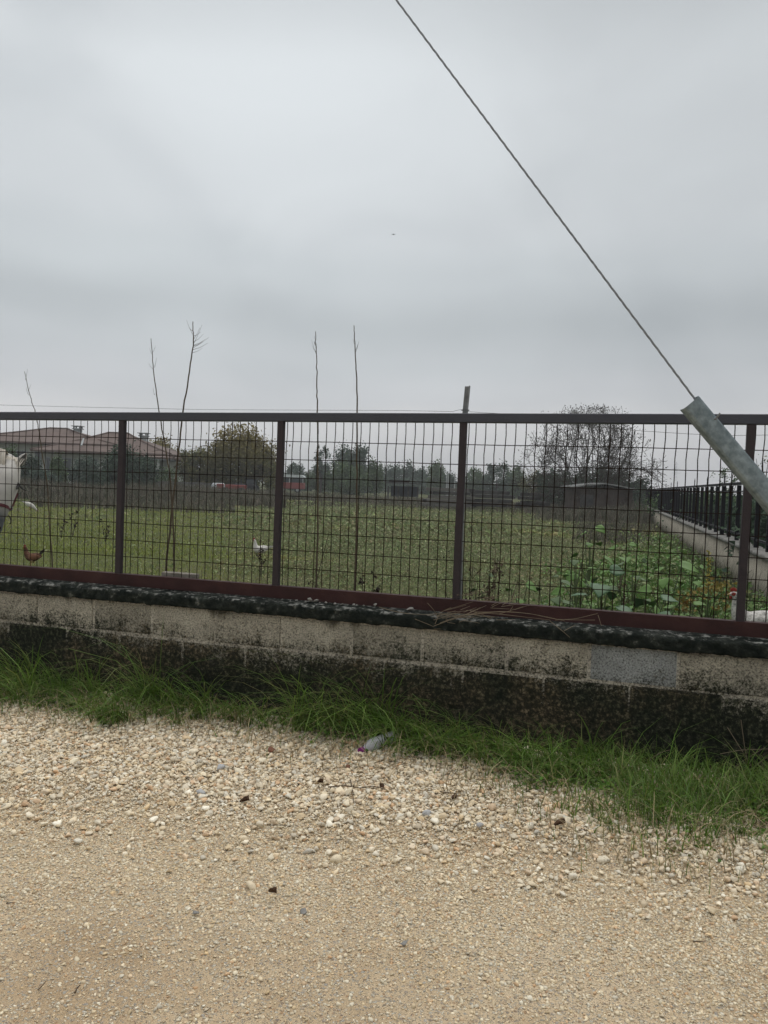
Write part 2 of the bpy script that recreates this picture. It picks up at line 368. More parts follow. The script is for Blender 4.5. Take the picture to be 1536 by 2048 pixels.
keep = rng.random(len(P)) < np.exp(-((P[:, 1]-np.interp(P[:, 0], YBX, YBY)+.16)/.42)**2)*.95+.20*np.clip(fbm(P[:, 0], P[:, 1], 2.1, 19)*2.6-.6, .05, 1.5); P = P[keep]
sz = np.clip(rng.lognormal(math.log(.0125), .3, len(P)), .006, .024); P[:, 2] += sz*.05; g.add(*stones(P, sz, 1, (.35, .7)))
P = scatter(200000, -3.6, 1.6, 1.2, 2.6, roadz)
keep = rng.random(len(P)) < (.30+.65*np.clip((P[:, 1]-1.5)/.9, 0, 1))*(.25+1.2*np.clip(fbm(P[:, 0], P[:, 1], 2.4, 9)-.25, 0, 1)); P = P[keep]
sz = np.clip(rng.lognormal(math.log(.0078), .38, len(P)), .004, .022); P[:, 2] += sz*.08; g.add(*stones(P, sz, 1, (.3, .6)))
stuff(g.build('small_gravel', peb_m), 'fine tan gravel pressed into the sandy road surface', 'gravel')

# ------------------------------------------------------------------ grass along the foot of the wall
fx = np.array([-6, -3.6, -2.9, -2.33, -1.87, -1.5, -1.336, -.95, -.62, -.35, -.165, .18, .6, 1.2, 6]); fy = np.array([3.1, 3.12, 3.10, 3.30, 3.42, 3.36, 3.24, 3.28, 3.24, 3.02, 2.86, 2.70, 2.80, 2.72, 2.7])
def gfront(x): return np.interp(x, fx, fy)
grass_m = mat('verge grass', [(.7, .7, .7), (1, 1, 1)], scale=2, rough=.55, islcols=[(.090, .180, .020), (.125, .225, .026), (.078, .155, .022), (.165, .255, .036), (.10, .19, .030), (.24, .23, .08), (.095, .185, .022)], isl=.34, spec=.4, thin=.3)
g = NP()
def addblades(P, h, w, lean, segs=3, az=None): 
    if len(P): g.add(*blades(P, h, w, lean, az, segs))
# low sward
P = scatter(72000, -4.6, 2.2, 2.6, 3.70, roadz)
dgr = (P[:, 1]-gfront(P[:, 0])); nn = fbm(P[:, 0], P[:, 1], 2.6, 21)
bare = np.exp(-(((P[:, 0]-.14)/.24)**2+((P[:, 1]-3.60)/.075)**2))  # stones showing at the wall's foot
sparse = np.exp(-(((P[:, 0]+1.62)/.28)**2+((P[:, 1]-3.42)/.22)**2))
right = np.clip((P[:, 0]+.6)/.5, 0, 1)
pr = np.clip((dgr+.08+.55*(nn-.5))/.38, 0, 1)**1.4*(.30+.55*right)*(1-.95*bare)*(1-.75*sparse)*np.clip(.10+2.4*(fbm(P[:, 0], P[:, 1], 4.5, 23)-.28), .04, 1.15)*(1-.75*np.exp(-(((P[:, 0]+1.03)/.13)**2+((P[:, 1]-3.36)/.09)**2)))
P = P[rng.random(len(P)) < pr]; n = len(P)
right = np.clip((P[:, 0]+.6)/.5, 0, 1); dgr = P[:, 1]-gfront(P[:, 0])
hh = rng.lognormal(0, .35, n)*(.045+.018*right+.045*np.clip(dgr/.4, 0, 1)); addblades(P, hh, rng.uniform(.0028, .0055, n), rng.uniform(.3, 1.6, n))
# tall arching grass near the wall
tx = []
for (x0, x1, y0, y1, cnt, hm) in ((-4.4, -2.35, 3.40, 3.66, 62, .155), (-2.4, -1.9, 3.46, 3.68, 18, .19), (-1.45, -.95, 3.46, 3.66, 30, .18), (-.98, -.3, 3.34, 3.66, 40, .12), (-.32, .0, 3.3, 3.6, 20, .12), (.4, 1.6, 3.45, 3.67, 26, .13), (.0, 1.6, 2.85, 3.4, 30, .08), (-2.0, -1.5, 3.45, 3.66, 10, .12), (-3.4, -2.0, 3.22, 3.45, 40, .10)):
    for _ in range(cnt):
        cx, cy = rng.uniform(x0, x1), rng.uniform(y0, y1); k = rng.integers(10, 26); hv = hm*rng.lognormal(0, .25)
        q = np.stack([cx+rng.normal(0, .018, k), np.minimum(cy+rng.normal(0, .018, k), 3.69), np.full(k, .0)], 1); tx.append((q, hv*rng.uniform(.5, 1.35, k)))
P = np.concatenate([a for a, b in tx]); hh = np.concatenate([b for a, b in tx]); n = len(P)
az = rng.uniform(0, 2*PI, n); back = np.sin(az) > .3; az[back] *= -1
addblades(P, hh*1.3, rng.uniform(.004, .0075, n), rng.uniform(.4, 2.3, n), 5, az)
# seed-head stalks and thin upright blades straying over the stones
P = scatter(2600, -4, 2, 2.55, 3.5, roadz); dgr = P[:, 1]-gfront(P[:, 0]); P = P[rng.random(len(P)) < .55*np.exp(-(dgr/.16)**2)*(.35+.65*np.clip((P[:, 0]+.9)/.5, 0, 1))]; n = len(P)
addblades(P, rng.uniform(.04, .11, n), rng.uniform(.002, .0035, n), rng.uniform(.1, .8, n))
stuff(g.build('verge_grass', grass_m), 'green grass growing out of the gravel along the foot of the block wall', 'grass')
clo_m = mat('clover and low weeds', [(.7, .7, .7), (1, 1, 1)], scale=3, rough=.6, islcols=[(.072, .165, .018), (.092, .20, .022), (.12, .22, .030), (.075, .15, .024), (.18, .18, .06)], isl=.25, spec=.3, thin=.2)
g = NP()
P = scatter(60000, -4.6, 2.2, 2.7, 3.69, roadz); nn = fbm(P[:, 0], P[:, 1], 3.2, 31); dgr = P[:, 1]-gfront(P[:, 0])
bare = np.exp(-(((P[:, 0]-.14)/.24)**2+((P[:, 1]-3.60)/.075)**2))
P = P[rng.random(len(P)) < np.clip((dgr-.02)/.25, 0, 1)*np.clip((nn-.36)/.15, 0, 1)*(1-bare)*(.5+.5*np.clip((P[:, 0]+.95)/.3, 0, 1))]; n = len(P)
P[:, 2] += rng.uniform(.0, .06, n); g.add(*leaves(P, rng.uniform(.010, .026, n), updown=2.2, asp=.75))
stuff(g.build('clover', clo_m), 'low leafy clover and weeds among the verge grass', 'ground cover')
dead_m = mat('dry grass', [(.20, .15, .08), (.30, .24, .14)], scale=20, rough=.8, isl=.3)
g = NP()
P = scatter(3400, -4, 2, 2.6, 3.66, roadz); dgr = P[:, 1]-gfront(P[:, 0]); P = P[rng.random(len(P)) < np.exp(-((dgr-.15)/.28)**2)]; n = len(P); P[:, 2] += .012
addblades(P, rng.uniform(.05, .16, n), rng.uniform(.0025, .005, n), rng.uniform(1.2, 2.6, n), 4)
stuff(g.build('dry_grass', dead_m), 'dry straw coloured blades lying among the verge grass and stones', 'grass')

# ------------------------------------------------------------------ block wall
def wall_mat(name, base, zs, amt=1.0):
    m = bpy.data.materials.new(name); m.use_nodes = True; t = m.node_tree; p = t.nodes['Principled BSDF']
    c = N(t, 'ShaderNodeTexCoord'); s = N(t, 'ShaderNodeSeparateXYZ'); t.links.new(c.outputs['Object'], s.inputs[0])
    def nz(sc, d=5, r=.6, scl=None):
        n = N(t, 'ShaderNodeTexNoise'); n.inputs['Scale'].default_value = sc; n.inputs['Detail'].default_value = d; n.inputs['Roughness'].default_value = r
        if scl:
            q = N(t, 'ShaderNodeMapping'); q.inputs['Scale'].default_value = scl; t.links.new(c.outputs['Object'], q.inputs[0]); t.links.new(q.outputs[0], n.inputs[0])
        else: t.links.new(c.outputs['Object'], n.inputs[0])
        return n.outputs[0]
    gm = N(t, 'ShaderNodeNewGeometry')
    conc = ramp(t, nz(7, 7, .65), [(.3, tuple(v*.72 for v in base)), (.5, base), (.7, tuple(v*1.2 for v in base))]).outputs[0]
    ag = ramp(t, nz(120, 3, .7), [(.34, (.22, .20, .17)), (.46, (.88, .88, .88)), (.68, (1.40, 1.37, 1.3))]).outputs[0]
    conc = mix(t, 1, conc, ag, 'MULTIPLY')
    iv = math_(t, 'ADD', math_(t, 'MULTIPLY', gm.outputs['Random Per Island'], .35), .85)
    hv = N(t, 'ShaderNodeHueSaturation'); t.links.new(conc, hv.inputs['Color']); t.links.new(iv, hv.inputs['Value']); conc = hv.outputs[0]
    lo = math_(t, 'MULTIPLY', math_(t, 'SUBTRACT', nz(1.7, 3), .5), .22)
    fi = math_(t, 'MULTIPLY', math_(t, 'SUBTRACT', nz(85, 5, .8), .5), .60)
    mi = math_(t, 'MULTIPLY', math_(t, 'SUBTRACT', nz(11, 6, .75), .5), .34)
    edge = math_(t, 'SUBTRACT', math_(t, 'ADD', zs-.035, math_(t, 'MULTIPLY', math_(t, 'FRACT', math_(t, 'MULTIPLY', gm.outputs['Random Per Island'], 17.3)), .07)), s.outputs[2])
    st = math_(t, 'ADD', math_(t, 'ADD', edge, lo), math_(t, 'ADD', fi, mi))
    st = math_(t, 'MULTIPLY', math_(t, 'DIVIDE', math_(t, 'ADD', st, .02), .11, True), amt)
    dr = math_(t, 'DIVIDE', math_(t, 'SUBTRACT', math_(t, 'ADD', nz(9, 4, .6, (1, 1, .10)), math_(t, 'MULTIPLY', math_(t, 'SUBTRACT', s.outputs[2], .54), 2.6)), .52), .12, True)   # runs from under the coping
    st = math_(t, 'MAXIMUM', st, math_(t, 'MULTIPLY', dr, .75*amt))
    alga = ramp(t, nz(48, 6, .8), [(.33, (.008, .010, .007)), (.47, (.016, .017, .012)), (.545, (.045, .040, .029)), (.64, (.15, .13, .095))]).outputs[0]
    brown = ramp(t, nz(2.6, 4, .6), [(.42, (.55, .66, .56)), (.60, (1.4, 1.25, 1.05))]).outputs[0]
    alga = mix(t, 1, alga, brown, 'MULTIPLY')
    t.links.new(mix(t, st, conc, alga), p.inputs['Base Color'])
    p.inputs['Roughness'].default_value = .92; p.inputs['Specular IOR Level'].default_value = .12
    bp = N(t, 'ShaderNodeBump'); bp.inputs['Strength'].default_value = .9; bp.inputs['Distance'].default_value = .006
    t.links.new(math_(t, 'ADD', nz(120, 3, .7), math_(t, 'MULTIPLY', nz(30, 4), .7)), bp.inputs['Height']); t.links.new(bp.outputs[0], p.inputs['Normal'])
    return m
YF = 3.71
wall = empty('block_wall', 'low concrete block wall dark with algae, carrying the rusty mesh fence', 'wall', (-1.5, 3.81, 0))
w_m = wall_mat('aged concrete block', (.31, .288, .235), .432)
w2_m = wall_mat('newer grey concrete block', (.215, .225, .222), .345, 1.0)
mort_m = wall_mat('mortar', (.33, .305, .255), .384)
off = np.array([-1.5, 3.81, 0])
def blockbox(bm, x0, x1, z0, z1, y0, y1):
    v = [bm.verts.new((x, y, z)) for x in (x0, x1) for y in (y0, y1) for z in (z0, z1)]
    fs = [bm.faces.new([v[i] for i in q]) for q in ((0, 1, 3, 2), (4, 6, 7, 5), (0, 4, 5, 1), (2, 3, 7, 6), (0, 2, 6, 4), (1, 5, 7, 3))]
    return v, fs
bmA = bmesh.new(); bmG = bmesh.new(); bmM = bmesh.new()
J1 = [-6.38, -5.98, -5.58, -5.17, -4.77, -4.36, -3.96, -3.57, -3.171, -2.792, -2.411, -2.019, -1.632, -1.241, -.869, -.449, -.065, .328, .72, 1.11, 1.5, 1.9, 2.3, 2.7]
for row, (z0, z1) in enumerate(((.368, .533), (.172, .355), (-.026, .160), (-.22, -.04))):
    js = J1 if row % 2 == 0 else [a+.195+random.uniform(-.02, .02) for a in J1]
    for a, b in zip(js[:-1], js[1:]):
        yj = random.uniform(-.003, .002); gg = .0040
        tgt = bmG if (row == 0 and abs(a+.065) < .01) else bmA
        blockbox(tgt, a+gg-off[0], b-gg-off[0], z0+random.uniform(-.003, .003), z1+random.uniform(-.003, .003), YF+yj-off[1], 3.905-off[1])
for bm in (bmA, bmG):
    bmesh.ops.recalc_face_normals(bm, faces=bm.faces)
    bmesh.ops.bevel(bm, geom=list(bm.edges), offset=.0045, segments=2, affect='EDGES')
blockbox(bmM, -6.3-off[0], 2.6-off[0], -.2, .54, YF+.0032-off[1], 3.895-off[1])
def frombm(name, bm, m, parent=None, smooth=False):
    me = bpy.data.meshes.new(name); bmesh.ops.recalc_face_normals(bm, faces=bm.faces); bm.to_mesh(me); bm.free(); return link(name, me, m, parent, smooth)
frombm('wall_blocks', bmA, w_m, wall); o = frombm('replacement_block', bmG, w2_m, wall); o['label'] = 'newer smooth grey concrete block in the top course'
frombm('mortar', bmM, mort_m, wall)
# lumpy cast coping
cap_m = mat('mossy coping concrete', [(.004, .006, .005), (.007, .010, .008), (.012, .015, .012), (.028, .032, .026), (.16, .16, .14)], scale=22, rough=.95, bump=1, bscale=70, spec=.1, detail=9, bdist=.012)
prof = [(3.688, .541), (3.684, .548), (3.683, .558), (3.683, .570), (3.683, .582), (3.684, .592), (3.687, .600), (3.694, .605), (3.704, .607), (3.73, .609), (3.76, .611), (3.80, .613), (3.86, .613), (3.915, .609), (3.93, .60), (3.934, .575), (3.93, .548), (3.88, .538), (3.80, .537), (3.72, .539)]
xs = np.linspace(-6.3, 2.6, 1500); V = []
for x in xs:
    for i, (y, z) in enumerate(prof):
        v = Vector((x*.7, y, z)); d1 = mnoise.noise(v*7); d2 = mnoise.noise(Vector((x, y, z))*26+Vector((5, 0, 0))); d3 = mnoise.noise(Vector((x, y, z))*75); ch_ = max(0, mnoise.noise(Vector((x*6, 4, 0)))-.12)
        fr = i < 9
        dy = .003*d1+.004*d2+.006*d3 if fr else .002*d2
        dz = (.004*d1+.005*d2+.003*d3)*(1 if i > 5 else .4)
        if i in (5, 6, 7, 8): dy += .020*ch_; dz -= .016*ch_
        if i in (0, 1): dz -= .012*max(0, mnoise.noise(Vector((x*13, 2, 0))))
        V.append((x-off[0], y+dy-off[1], z+dz))
n = len(prof); k = len(xs); i = (np.arange(k-1)[:, None]*n+np.arange(n)[None]).ravel(); j = (np.arange(k-1)[:, None]*n+(np.arange(n)+1)[None] % n).ravel()
np_mesh('coping', np.array(V), [np.stack([i, j, j+n, i+n], 1)], cap_m, wall, smooth=True)

t = cap_m.node_tree; pB = t.nodes['Principled BSDF']; src = pB.inputs['Base Color'].links[0].from_socket
gm = N(t, 'ShaderNodeNewGeometry'); pt = N(t, 'ShaderNodeMapRange'); pt.inputs[1].default_value = .535; pt.inputs[2].default_value = .60; t.links.new(gm.outputs['Pointiness'], pt.inputs[0])
tcw = N(t, 'ShaderNodeTexCoord'); nw = N(t, 'ShaderNodeTexNoise'); nw.inputs['Scale'].default_value = 9; nw.inputs['Detail'].default_value = 6; t.links.new(tcw.outputs['Object'], nw.inputs[0])
wear = math_(t, 'MULTIPLY', pt.outputs[0], math_(t, 'DIVIDE', math_(t, 'SUBTRACT', nw.outputs[0], .47), .12, True))
sz_ = N(t, 'ShaderNodeSeparateXYZ'); t.links.new(tcw.outputs['Object'], sz_.inputs[0])
nf = N(t, 'ShaderNodeTexNoise'); nf.inputs['Scale'].default_value = 26; nf.inputs['Detail'].default_value = 7; nf.inputs['Roughness'].default_value = .7; t.links.new(tcw.outputs['Object'], nf.inputs[0])
edge = math_(t, 'MULTIPLY', math_(t, 'DIVIDE', math_(t, 'SUBTRACT', sz_.outputs[2], .594), .010, True), math_(t, 'DIVIDE', math_(t, 'SUBTRACT', nf.outputs[0], .52), .10, True))
wear = math_(t, 'MAXIMUM', wear, math_(t, 'MULTIPLY', edge, .85))
t.links.new(mix(t, wear, src, (.27, .27, .245)), pB.inputs['Base Color'])             # moss rubbed off the broken edges
# ------------------------------------------------------------------ front fence
fence = empty('mesh_fence', 'long dark welded mesh fence with rusty red bottom rail on the near wall', 'fence', (-1.5, 3.81, .617))
fo = np.array([-1.5, 3.81, .617])
top_m = mat('glare tinted rail paint', [(.034, .036, .046), (.044, .046, .058)], scale=5, rough=.45, bump=.15, bscale=90, spec=.4)  # bluish glare along the top rail is put into its base colour
post_m = mat('dark worn fence paint', [(.018, .013, .015), (.028, .020, .022), (.022, .017, .020)], scale=9, rough=.6, bump=.2, bscale=80, spec=.3)
red_m = mat('red oxide paint', [(.024, .0100, .009), (.036, .0135, .012), (.050, .021, .017)], scale=7, rough=.7, bump=.3, bscale=60, spec=.2)
wire_m = mat('rusted mesh wire', [(.008, .005, .003), (.022, .011, .006)], scale=22, rough=.9, spec=.08)
posts = [-5.65, -4.66, -3.685, -2.70, -1.714, -.726, .588, 1.90, 2.55]
def tz(x): return 1.5725+.0046*x                                # lower edge of the top rail
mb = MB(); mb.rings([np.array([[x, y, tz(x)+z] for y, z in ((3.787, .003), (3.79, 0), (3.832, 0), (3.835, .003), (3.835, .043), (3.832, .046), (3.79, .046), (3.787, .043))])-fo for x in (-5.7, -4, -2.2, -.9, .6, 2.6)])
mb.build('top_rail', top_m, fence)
bm = bmesh.new()
for a, b in ((-5.7, 2.6),):
    blockbox(bm, a-fo[0], b-fo[0], 0, .066, 3.785-fo[1], 3.791-fo[1])       # angle iron: upright leg
    blockbox(bm, a-fo[0], b-fo[0], .060, .066, 3.792-fo[1], 3.832-fo[1])    # and flat leg
frombm('bottom_rail', bm, red_m, fence)
for i, x in enumerate(posts):
    mb = MB(); a = .0175; z0, z1 = .0665, tz(x)-.617-.0005
    mb.rings([np.array([[x+sx*a-fo[0]+(0.004 if z > .5 else 0), 3.807+sy*.016-fo[1], z] for sx, sy in ((-1, -.86), (-.86, -1), (.86, -1), (1, -.86), (1, .86), (.86, 1), (-.86, 1), (-1, .86))]) for z in (z0, .4, .7, z1)])
    mb.build('fence_post', post_m, fence)
for a, b in zip(posts[:-1], posts[1:]):
    mb = MB(); nwv = int(round((b-a)/.0497)); yb = 3.829
    x_s = [a+.012+(b-a-.024)*i/nwv for i in range(1, nwv)]+[a+.026]
    zz_ = np.array([.05]+[.160+.0978*k for k in range(8)]+[.945, 1.0])
    zf = np.concatenate([[z0, (z0+z1)/2] for z0, z1 in zip(zz_[:-1], zz_[1:])]+[[zz_[-1]]])
    ph = random.uniform(0, 6)
    for x in x_s:
        bow = random.uniform(-.003, .003); pts = []
        top = tz(x)-.617
        for z in zf:
            z = min(z, top+.01); t = z/top
            pts.append((x-fo[0]+bow*math.sin(t*5+ph)*.6+.0035*math.sin((t-.86)*18)*(t > .8)*(1 if bow > -.003 else -1)+random.uniform(-.0005, .0005), yb-fo[1]+.0015*math.sin(x*9+t*4), z))
        mb.tube(pts, .0023, 4, caps=False)
    for kk in range(8):
        zb = .160+.0978*kk+random.uniform(-.002, .002); pts = []
        for x in np.linspace(a, b, 12): pts.append((x-fo[0], yb+.0035-fo[1]+.003*math.sin(x*9+zb*4), zb+.0012*math.sin(x*5+kk+ph)+.0006*math.sin(x*17+kk)))
        mb.tube(pts, .0021, 4, caps=False)
    mb.build('mesh_panel', wire_m, fence)
# ================================================================== THINGS NEAR THE FENCE
galv_m = mat('galvanised steel', [(.10, .13, .14), (.17, .21, .225), (.26, .31, .325)], scale=34, rough=.6, bump=.1, bscale=40, metal=.25, spec=.35, detail=3)
gpost_m = mat('weathered galvanised angle', [(.13, .135, .135), (.24, .25, .25)], scale=30, rough=.6, metal=.4)
cable_m = mat('grey stranded steel', [(.20, .21, .225), (.30, .31, .33)], scale=200, rough=.5, metal=.5)
thin_m = mat('dull fence wire', [(.06, .06, .06), (.12, .12, .12)], scale=40, rough=.6, metal=.4)
# guy wire and its sheet-steel guard, standing on this side of the fence
GD = 2.43
A = dep(1384, 804, GD); dv = dep(1384+200*.643, 804+200*.766, GD)-A; dv /= np.linalg.norm(dv); Lg = (A[2]+.05)/-dv[2]
nb = -fw+dv*np.dot(fw, dv); nb /= np.linalg.norm(nb); sd = np.cross(dv, nb)      # outward (to the camera) and sideways
gd = empty('guy_wire_guard', 'mottled galvanised steel guard sleeve leaning over the lower end of the guy wire', 'wire guard', A+dv*Lg)
go = A+dv*Lg
sec = [(-.0325, -.034), (-.0328, -.010), (-.030, -.003), (-.024, .0005), (-.012, .002), (0, .0025), (.012, .002), (.024, .0005), (.030, -.003), (.0328, -.010), (.0325, -.034)]
sec = sec+[(x*.93, y-.0022) for x, y in sec[::-1]]
mb = MB(); mb.rings([np.array([A+dv*s+sd*x+nb*y-go for x, y in sec]) for s in np.linspace(0, Lg, 14)]); mb.build('sleeve', galv_m, gd)
b0 = A+dv*.088+nb*.001
sgn = 1 if np.dot(sd, RT) > 0 else -1
mb = MB(); q = b0+sd*sgn*.022-go; ax = np.array([sd*sgn*.9+nb*.35-dv*.25, dv, nb]); ax[0] /= np.linalg.norm(ax[0])
mb.tube([q, q+ax[0]*.012, q+ax[0]*.022], [.0032, .0032, .0026], 6); mb.ell(q, (.006, .006, .003), None, 8, 5); mb.build('bolt', gpost_m, gd)
w0 = dep(1389, 797, GD+.012); w1 = dep(793, 0, GD+.12); wd = (w1-w0)/np.linalg.norm(w1-w0)
pts = [w0-wd*s for s in (1.9, 1.0, .3)]+[w0+wd*s for s in (0, .5, 1.2, 2.2, 4, 6.5)]
mb = MB()
for j in range(3):                                              # three visible strands laid round each other
    a1 = np.cross(wd, [0, 0, 1.]); a1 /= np.linalg.norm(a1); a2 = np.cross(wd, a1)
    mb.tube([w0+(wd if s > 0 else -dv)*s-nb*.014*min(1, max(0, -s/.12))+.0019*(math.cos(s*55+j*2.09)*a1+math.sin(s*55+j*2.09)*a2) for s in np.arange(-Lg+.01, 6.5, .022)], .0021, 5)
tag(mb.build('guy_wire', cable_m), 'taut grey steel guy wire slanting up across the sky', 'guy wire')
# galvanised angle standing behind one fence post, and the strand wire tied to it
def pxpath(pts, D): return np.array([dep(x, y, D) for x, y in pts])
st = empty('angle_iron_stake', 'pale galvanised angle iron stake rising above the top rail behind a fence post', 'stake', (-.69, 3.86, .45)); so_ = np.array([-.69, 3.86, .45])
top = onY(934.5, 772, 3.862); low = onY(928, 840, 3.862); dd = (low-top); bot = low+dd*(1.57-.50)/(-dd[2]) if False else np.array([-.722, 3.862, .50])
sect = [(-.014, 0), (.014, 0), (.014, .028), (.011, .028), (.011, .003), (-.014, .003)]
mb = MB(); mb.rings([np.array([[c[0]+x-so_[0], c[1]-y+.014-so_[1], c[2]-so_[2]] for x, y in sect]) for c in (bot, low, top)]); mb.build('angle_section', gpost_m, st)
mb = MB(); mb.tube([np.array([top[0]*.3+low[0]*.7-.018+.02*math.cos(t)+.018, 3.866+.02*math.sin(t), zat(930, 822, 3.93)+.002*t/6]) - so_ for t in np.linspace(0, 9, 30)], .0016, 4); mb.build('wire_tie', thin_m, st)
wp = [onY(x, y, 3.86) for x, y in ((-260, 803), (0, 810), (200, 815), (400, 819), (560, 820), (700, 820.5), (800, 821), (880, 822.5), (905, 823), (917, 820), (928, 819))]
mb = MB(); mb.tube(wp, .0009, 4); tag(mb.build('strand_wire', thin_m), 'thin slack wire strung above the top rail on the left of the stake', 'wire')
wp = [onY(x, y, 3.86) for x, y in ((933, 823), (960, 825), (1000, 827), (1060, 836), (1160, 851), (1285, 862), (1380, 868), (1460, 871), (1540, 870), (1650, 862), (1760, 852))]
mb = MB(); mb.tube(wp, .0009, 4); tag(mb.build('strand_wire', thin_m), 'thin wire sagging below the top rail on the right of the stake', 'wire')

# tall dead stems behind the fence
stem_m = mat('dead weed stem', [(.045, .034, .022), (.10, .075, .045)], scale=8, rough=.8)
twig_m = mat('grey twig', [(.10, .095, .09), (.16, .15, .14)], scale=9, rough=.9)
def stem(pts, D, r, label, twigs=()):
    P = pxpath(pts, D); g0 = np.array([P[-1][0], P[-1][1], 0]); P = np.vstack([P, g0])
    t = np.linspace(0, 1, len(P)); tt = np.linspace(0, 1, 40); Q = np.stack([np.interp(tt, t, P[:, i]) for i in range(3)], 1)
    for _ in range(3): Q[1:-1] = .25*Q[:-2]+.5*Q[1:-1]+.25*Q[2:]
    Q[1:-1, :2] += rng.normal(0, .0015, (38, 2))
    e = empty('tall_dead_weed', label, 'dead plant', g0)
    mb = MB(); mb.tube(Q-g0, np.linspace(r*.30, r, 40), 6); mb.build('stalk', stem_m, e)
    if twigs:
        mb = MB()
        for (x0, y0, x1, y1) in twigs:
            a = dep(x0, y0, D); b = dep(x1, y1, D+random.uniform(-.06, .06)); m_ = (a+b)/2+np.array([0, 0, -.006])
            mb.tube(np.array([a, m_, b])-g0, [.0014, .001, .0006], 4)
        mb.build('twig_sprays', twig_m, e)
stem([(49, 743), (59, 790), (71, 825), (76, 850), (84, 906), (94, 960), (99, 1050), (106, 1140)], 5.0, .0052, 'short bent dead stem in front of the tiled house roof', [(51, 760, 55, 738), (56, 782, 62, 768), (57, 790, 52, 775)])
stem([(302, 677), (305, 720), (309, 760), (318, 825), (331, 895), (341, 960), (347, 1050), (348, 1150)], 4.72, .0060, 'dead stem leaning left out of the crossing pair', [(305, 710, 299, 696), (305, 705, 311, 692), (308, 740, 297, 726), (309, 735, 313, 716), (309, 790, 306, 775)])
stem([(386, 643), (386, 665), (387, 684), (378, 750), (365, 825), (357, 905), (344, 1022), (331, 1142)], 4.62, .0072, 'tallest dead stem, its tip feathered with fine twigs', [(385, 668, 373, 640), (386, 690, 404, 650), (387, 672, 401, 664), (387, 684, 407, 668), (386, 692, 405, 683), (385, 696, 418, 674), (384, 700, 416, 686), (383, 706, 405, 696), (387, 679, 400, 655), (388, 690, 411, 678), (385, 662, 377, 652)])
stem([(631, 663), (632, 700), (634, 740), (633.5, 790), (635.5, 830), (636, 960), (635, 1060), (633, 1180)], 4.42, .0062, 'straight dead stem standing close left of its twin', [(633, 705, 624, 690), (633, 700, 628, 682), (634, 712, 623, 680), (633, 690, 629, 672)])
stem([(708, 651), (709, 675), (711, 720), (714, 760), (714.5, 830), (714, 960), (713, 1060), (709, 1190)], 4.32, .0066, 'straight dead stem with a slight kink, right of its twin', [(711, 705, 718, 682), (711, 700, 716, 688), (710, 690, 706, 678)])

# dry weeds: stalk with dark seed clusters
weed_m = mat('dark dry weed', [(.018, .014, .009), (.05, .036, .022)], scale=20, rough=.9, isl=.3)
weed2_m = mat('brown dry weed', [(.05, .035, .02), (.11, .08, .05)], scale=20, rough=.9, isl=.3)
def dryweed(px, D, ytop, lean, label, nst=3, spread=.06, fl=40, m=None, sz=.014):
    g0 = ground(px, D); h = zat(px, ytop, D); e = empty('dry_weed', label, 'dead plant', g0); m = m or weed_m
    mb = MB(); tips = []
    for k in range(nst):
        hh = h*(1 if k == 0 else random.uniform(.55, .95)); lx = lean+random.uniform(-spread, spread)*(k > 0); ly = random.uniform(-spread, spread)
        p = [np.array([r0[0]*lx*t**1.3, r0[1]*lx*t**1.3+ly*t, hh*t]) for t in np.linspace(0, 1, 7)]
        mb.tube(p, np.linspace(.004, .0016, 7), 4); tips.append(p)
        for _ in range(4):
            a = p[random.randint(2, 5)]; b = a+np.array([random.uniform(-.06, .06), random.uniform(-.06, .06), random.uniform(.02, .09)]); mb.tube([a, (a+b)/2, b], [.002, .0015, .001], 3); tips.append([a, b])
    mb.build('stalks', m, e)
    g = NP(); Q = []
    for _ in range(fl):
        p = random.choice(tips); t = random.uniform(.35, 1); i = t*(len(p)-1); i0 = min(int(i), len(p)-2); Q.append(p[i0]+(p[i0+1]-p[i0])*(i-i0)+rng.normal(0, .008, 3))
    g.add(*leaves(np.array(Q), rng.uniform(sz*.6, sz*1.6, fl), asp=.6)); g.build('seed_sprays', m, e)
dryweed(603, 4.5, 1062, .17, 'thin dark dead weed leaning hard to the right behind the mesh', 1, .02, 34)
dryweed(740, 4.6, 1125, -.03, 'dark seedy weed stalk just left of the shorter seedy stalk', 2, .03, 110, sz=.024)
dryweed(754, 4.6, 1148, .0, 'short dark seedy weed stalk beside the rubble', 2, .03, 90, sz=.024)
dryweed(945, 4.7, 1118, .0, 'tangle of dark dry weed right behind the fence post with the stake', 7, .17, 190, None, .018)
dryweed(992, 5.0, 1095, .02, 'upright brown dry weed with seed tufts near the straw on the wall', 6, .06, 260, weed2_m, .02)
dryweed(985, 4.6, 1150, .02, 'low brown bushy dry weed behind the straw on the wall', 9, .17, 260, weed2_m, .02)
dryweed(900, 6.0, 1090, .0, 'small dark weed tip left of the fence post with the stake', 1, .03, 14)
dryweed(408, 4.9, 1140, .0, 'clump of short dark stubble beside the plank', 7, .07, 50)
dryweed(516, 5.3, 1155, .0, 'short dark dead sprig below the white hen', 1, .03, 14)
dryweed(148, 15, 1010, .0, 'dry weed in the lawn, first of three to the right of the horse', 3, .12, 50, None, .04)
dryweed(125, 14.5, 1030, .0, 'low dry weed in the lawn near the horse muzzle', 3, .15, 40, None, .04)
dryweed(213, 14, 1038, .0, 'dry weed in the lawn just left of the second fence post', 4, .12, 50, None, .04)
dryweed(528, 9.5, 1058, .0, 'dark dry weed growing behind the white hen', 3, .10, 50, None, .03)
dryweed(1258, 7.0, 1135, .0, 'brown withered stalk among the broad green leaves', 4, .08, 60, weed2_m, .025)

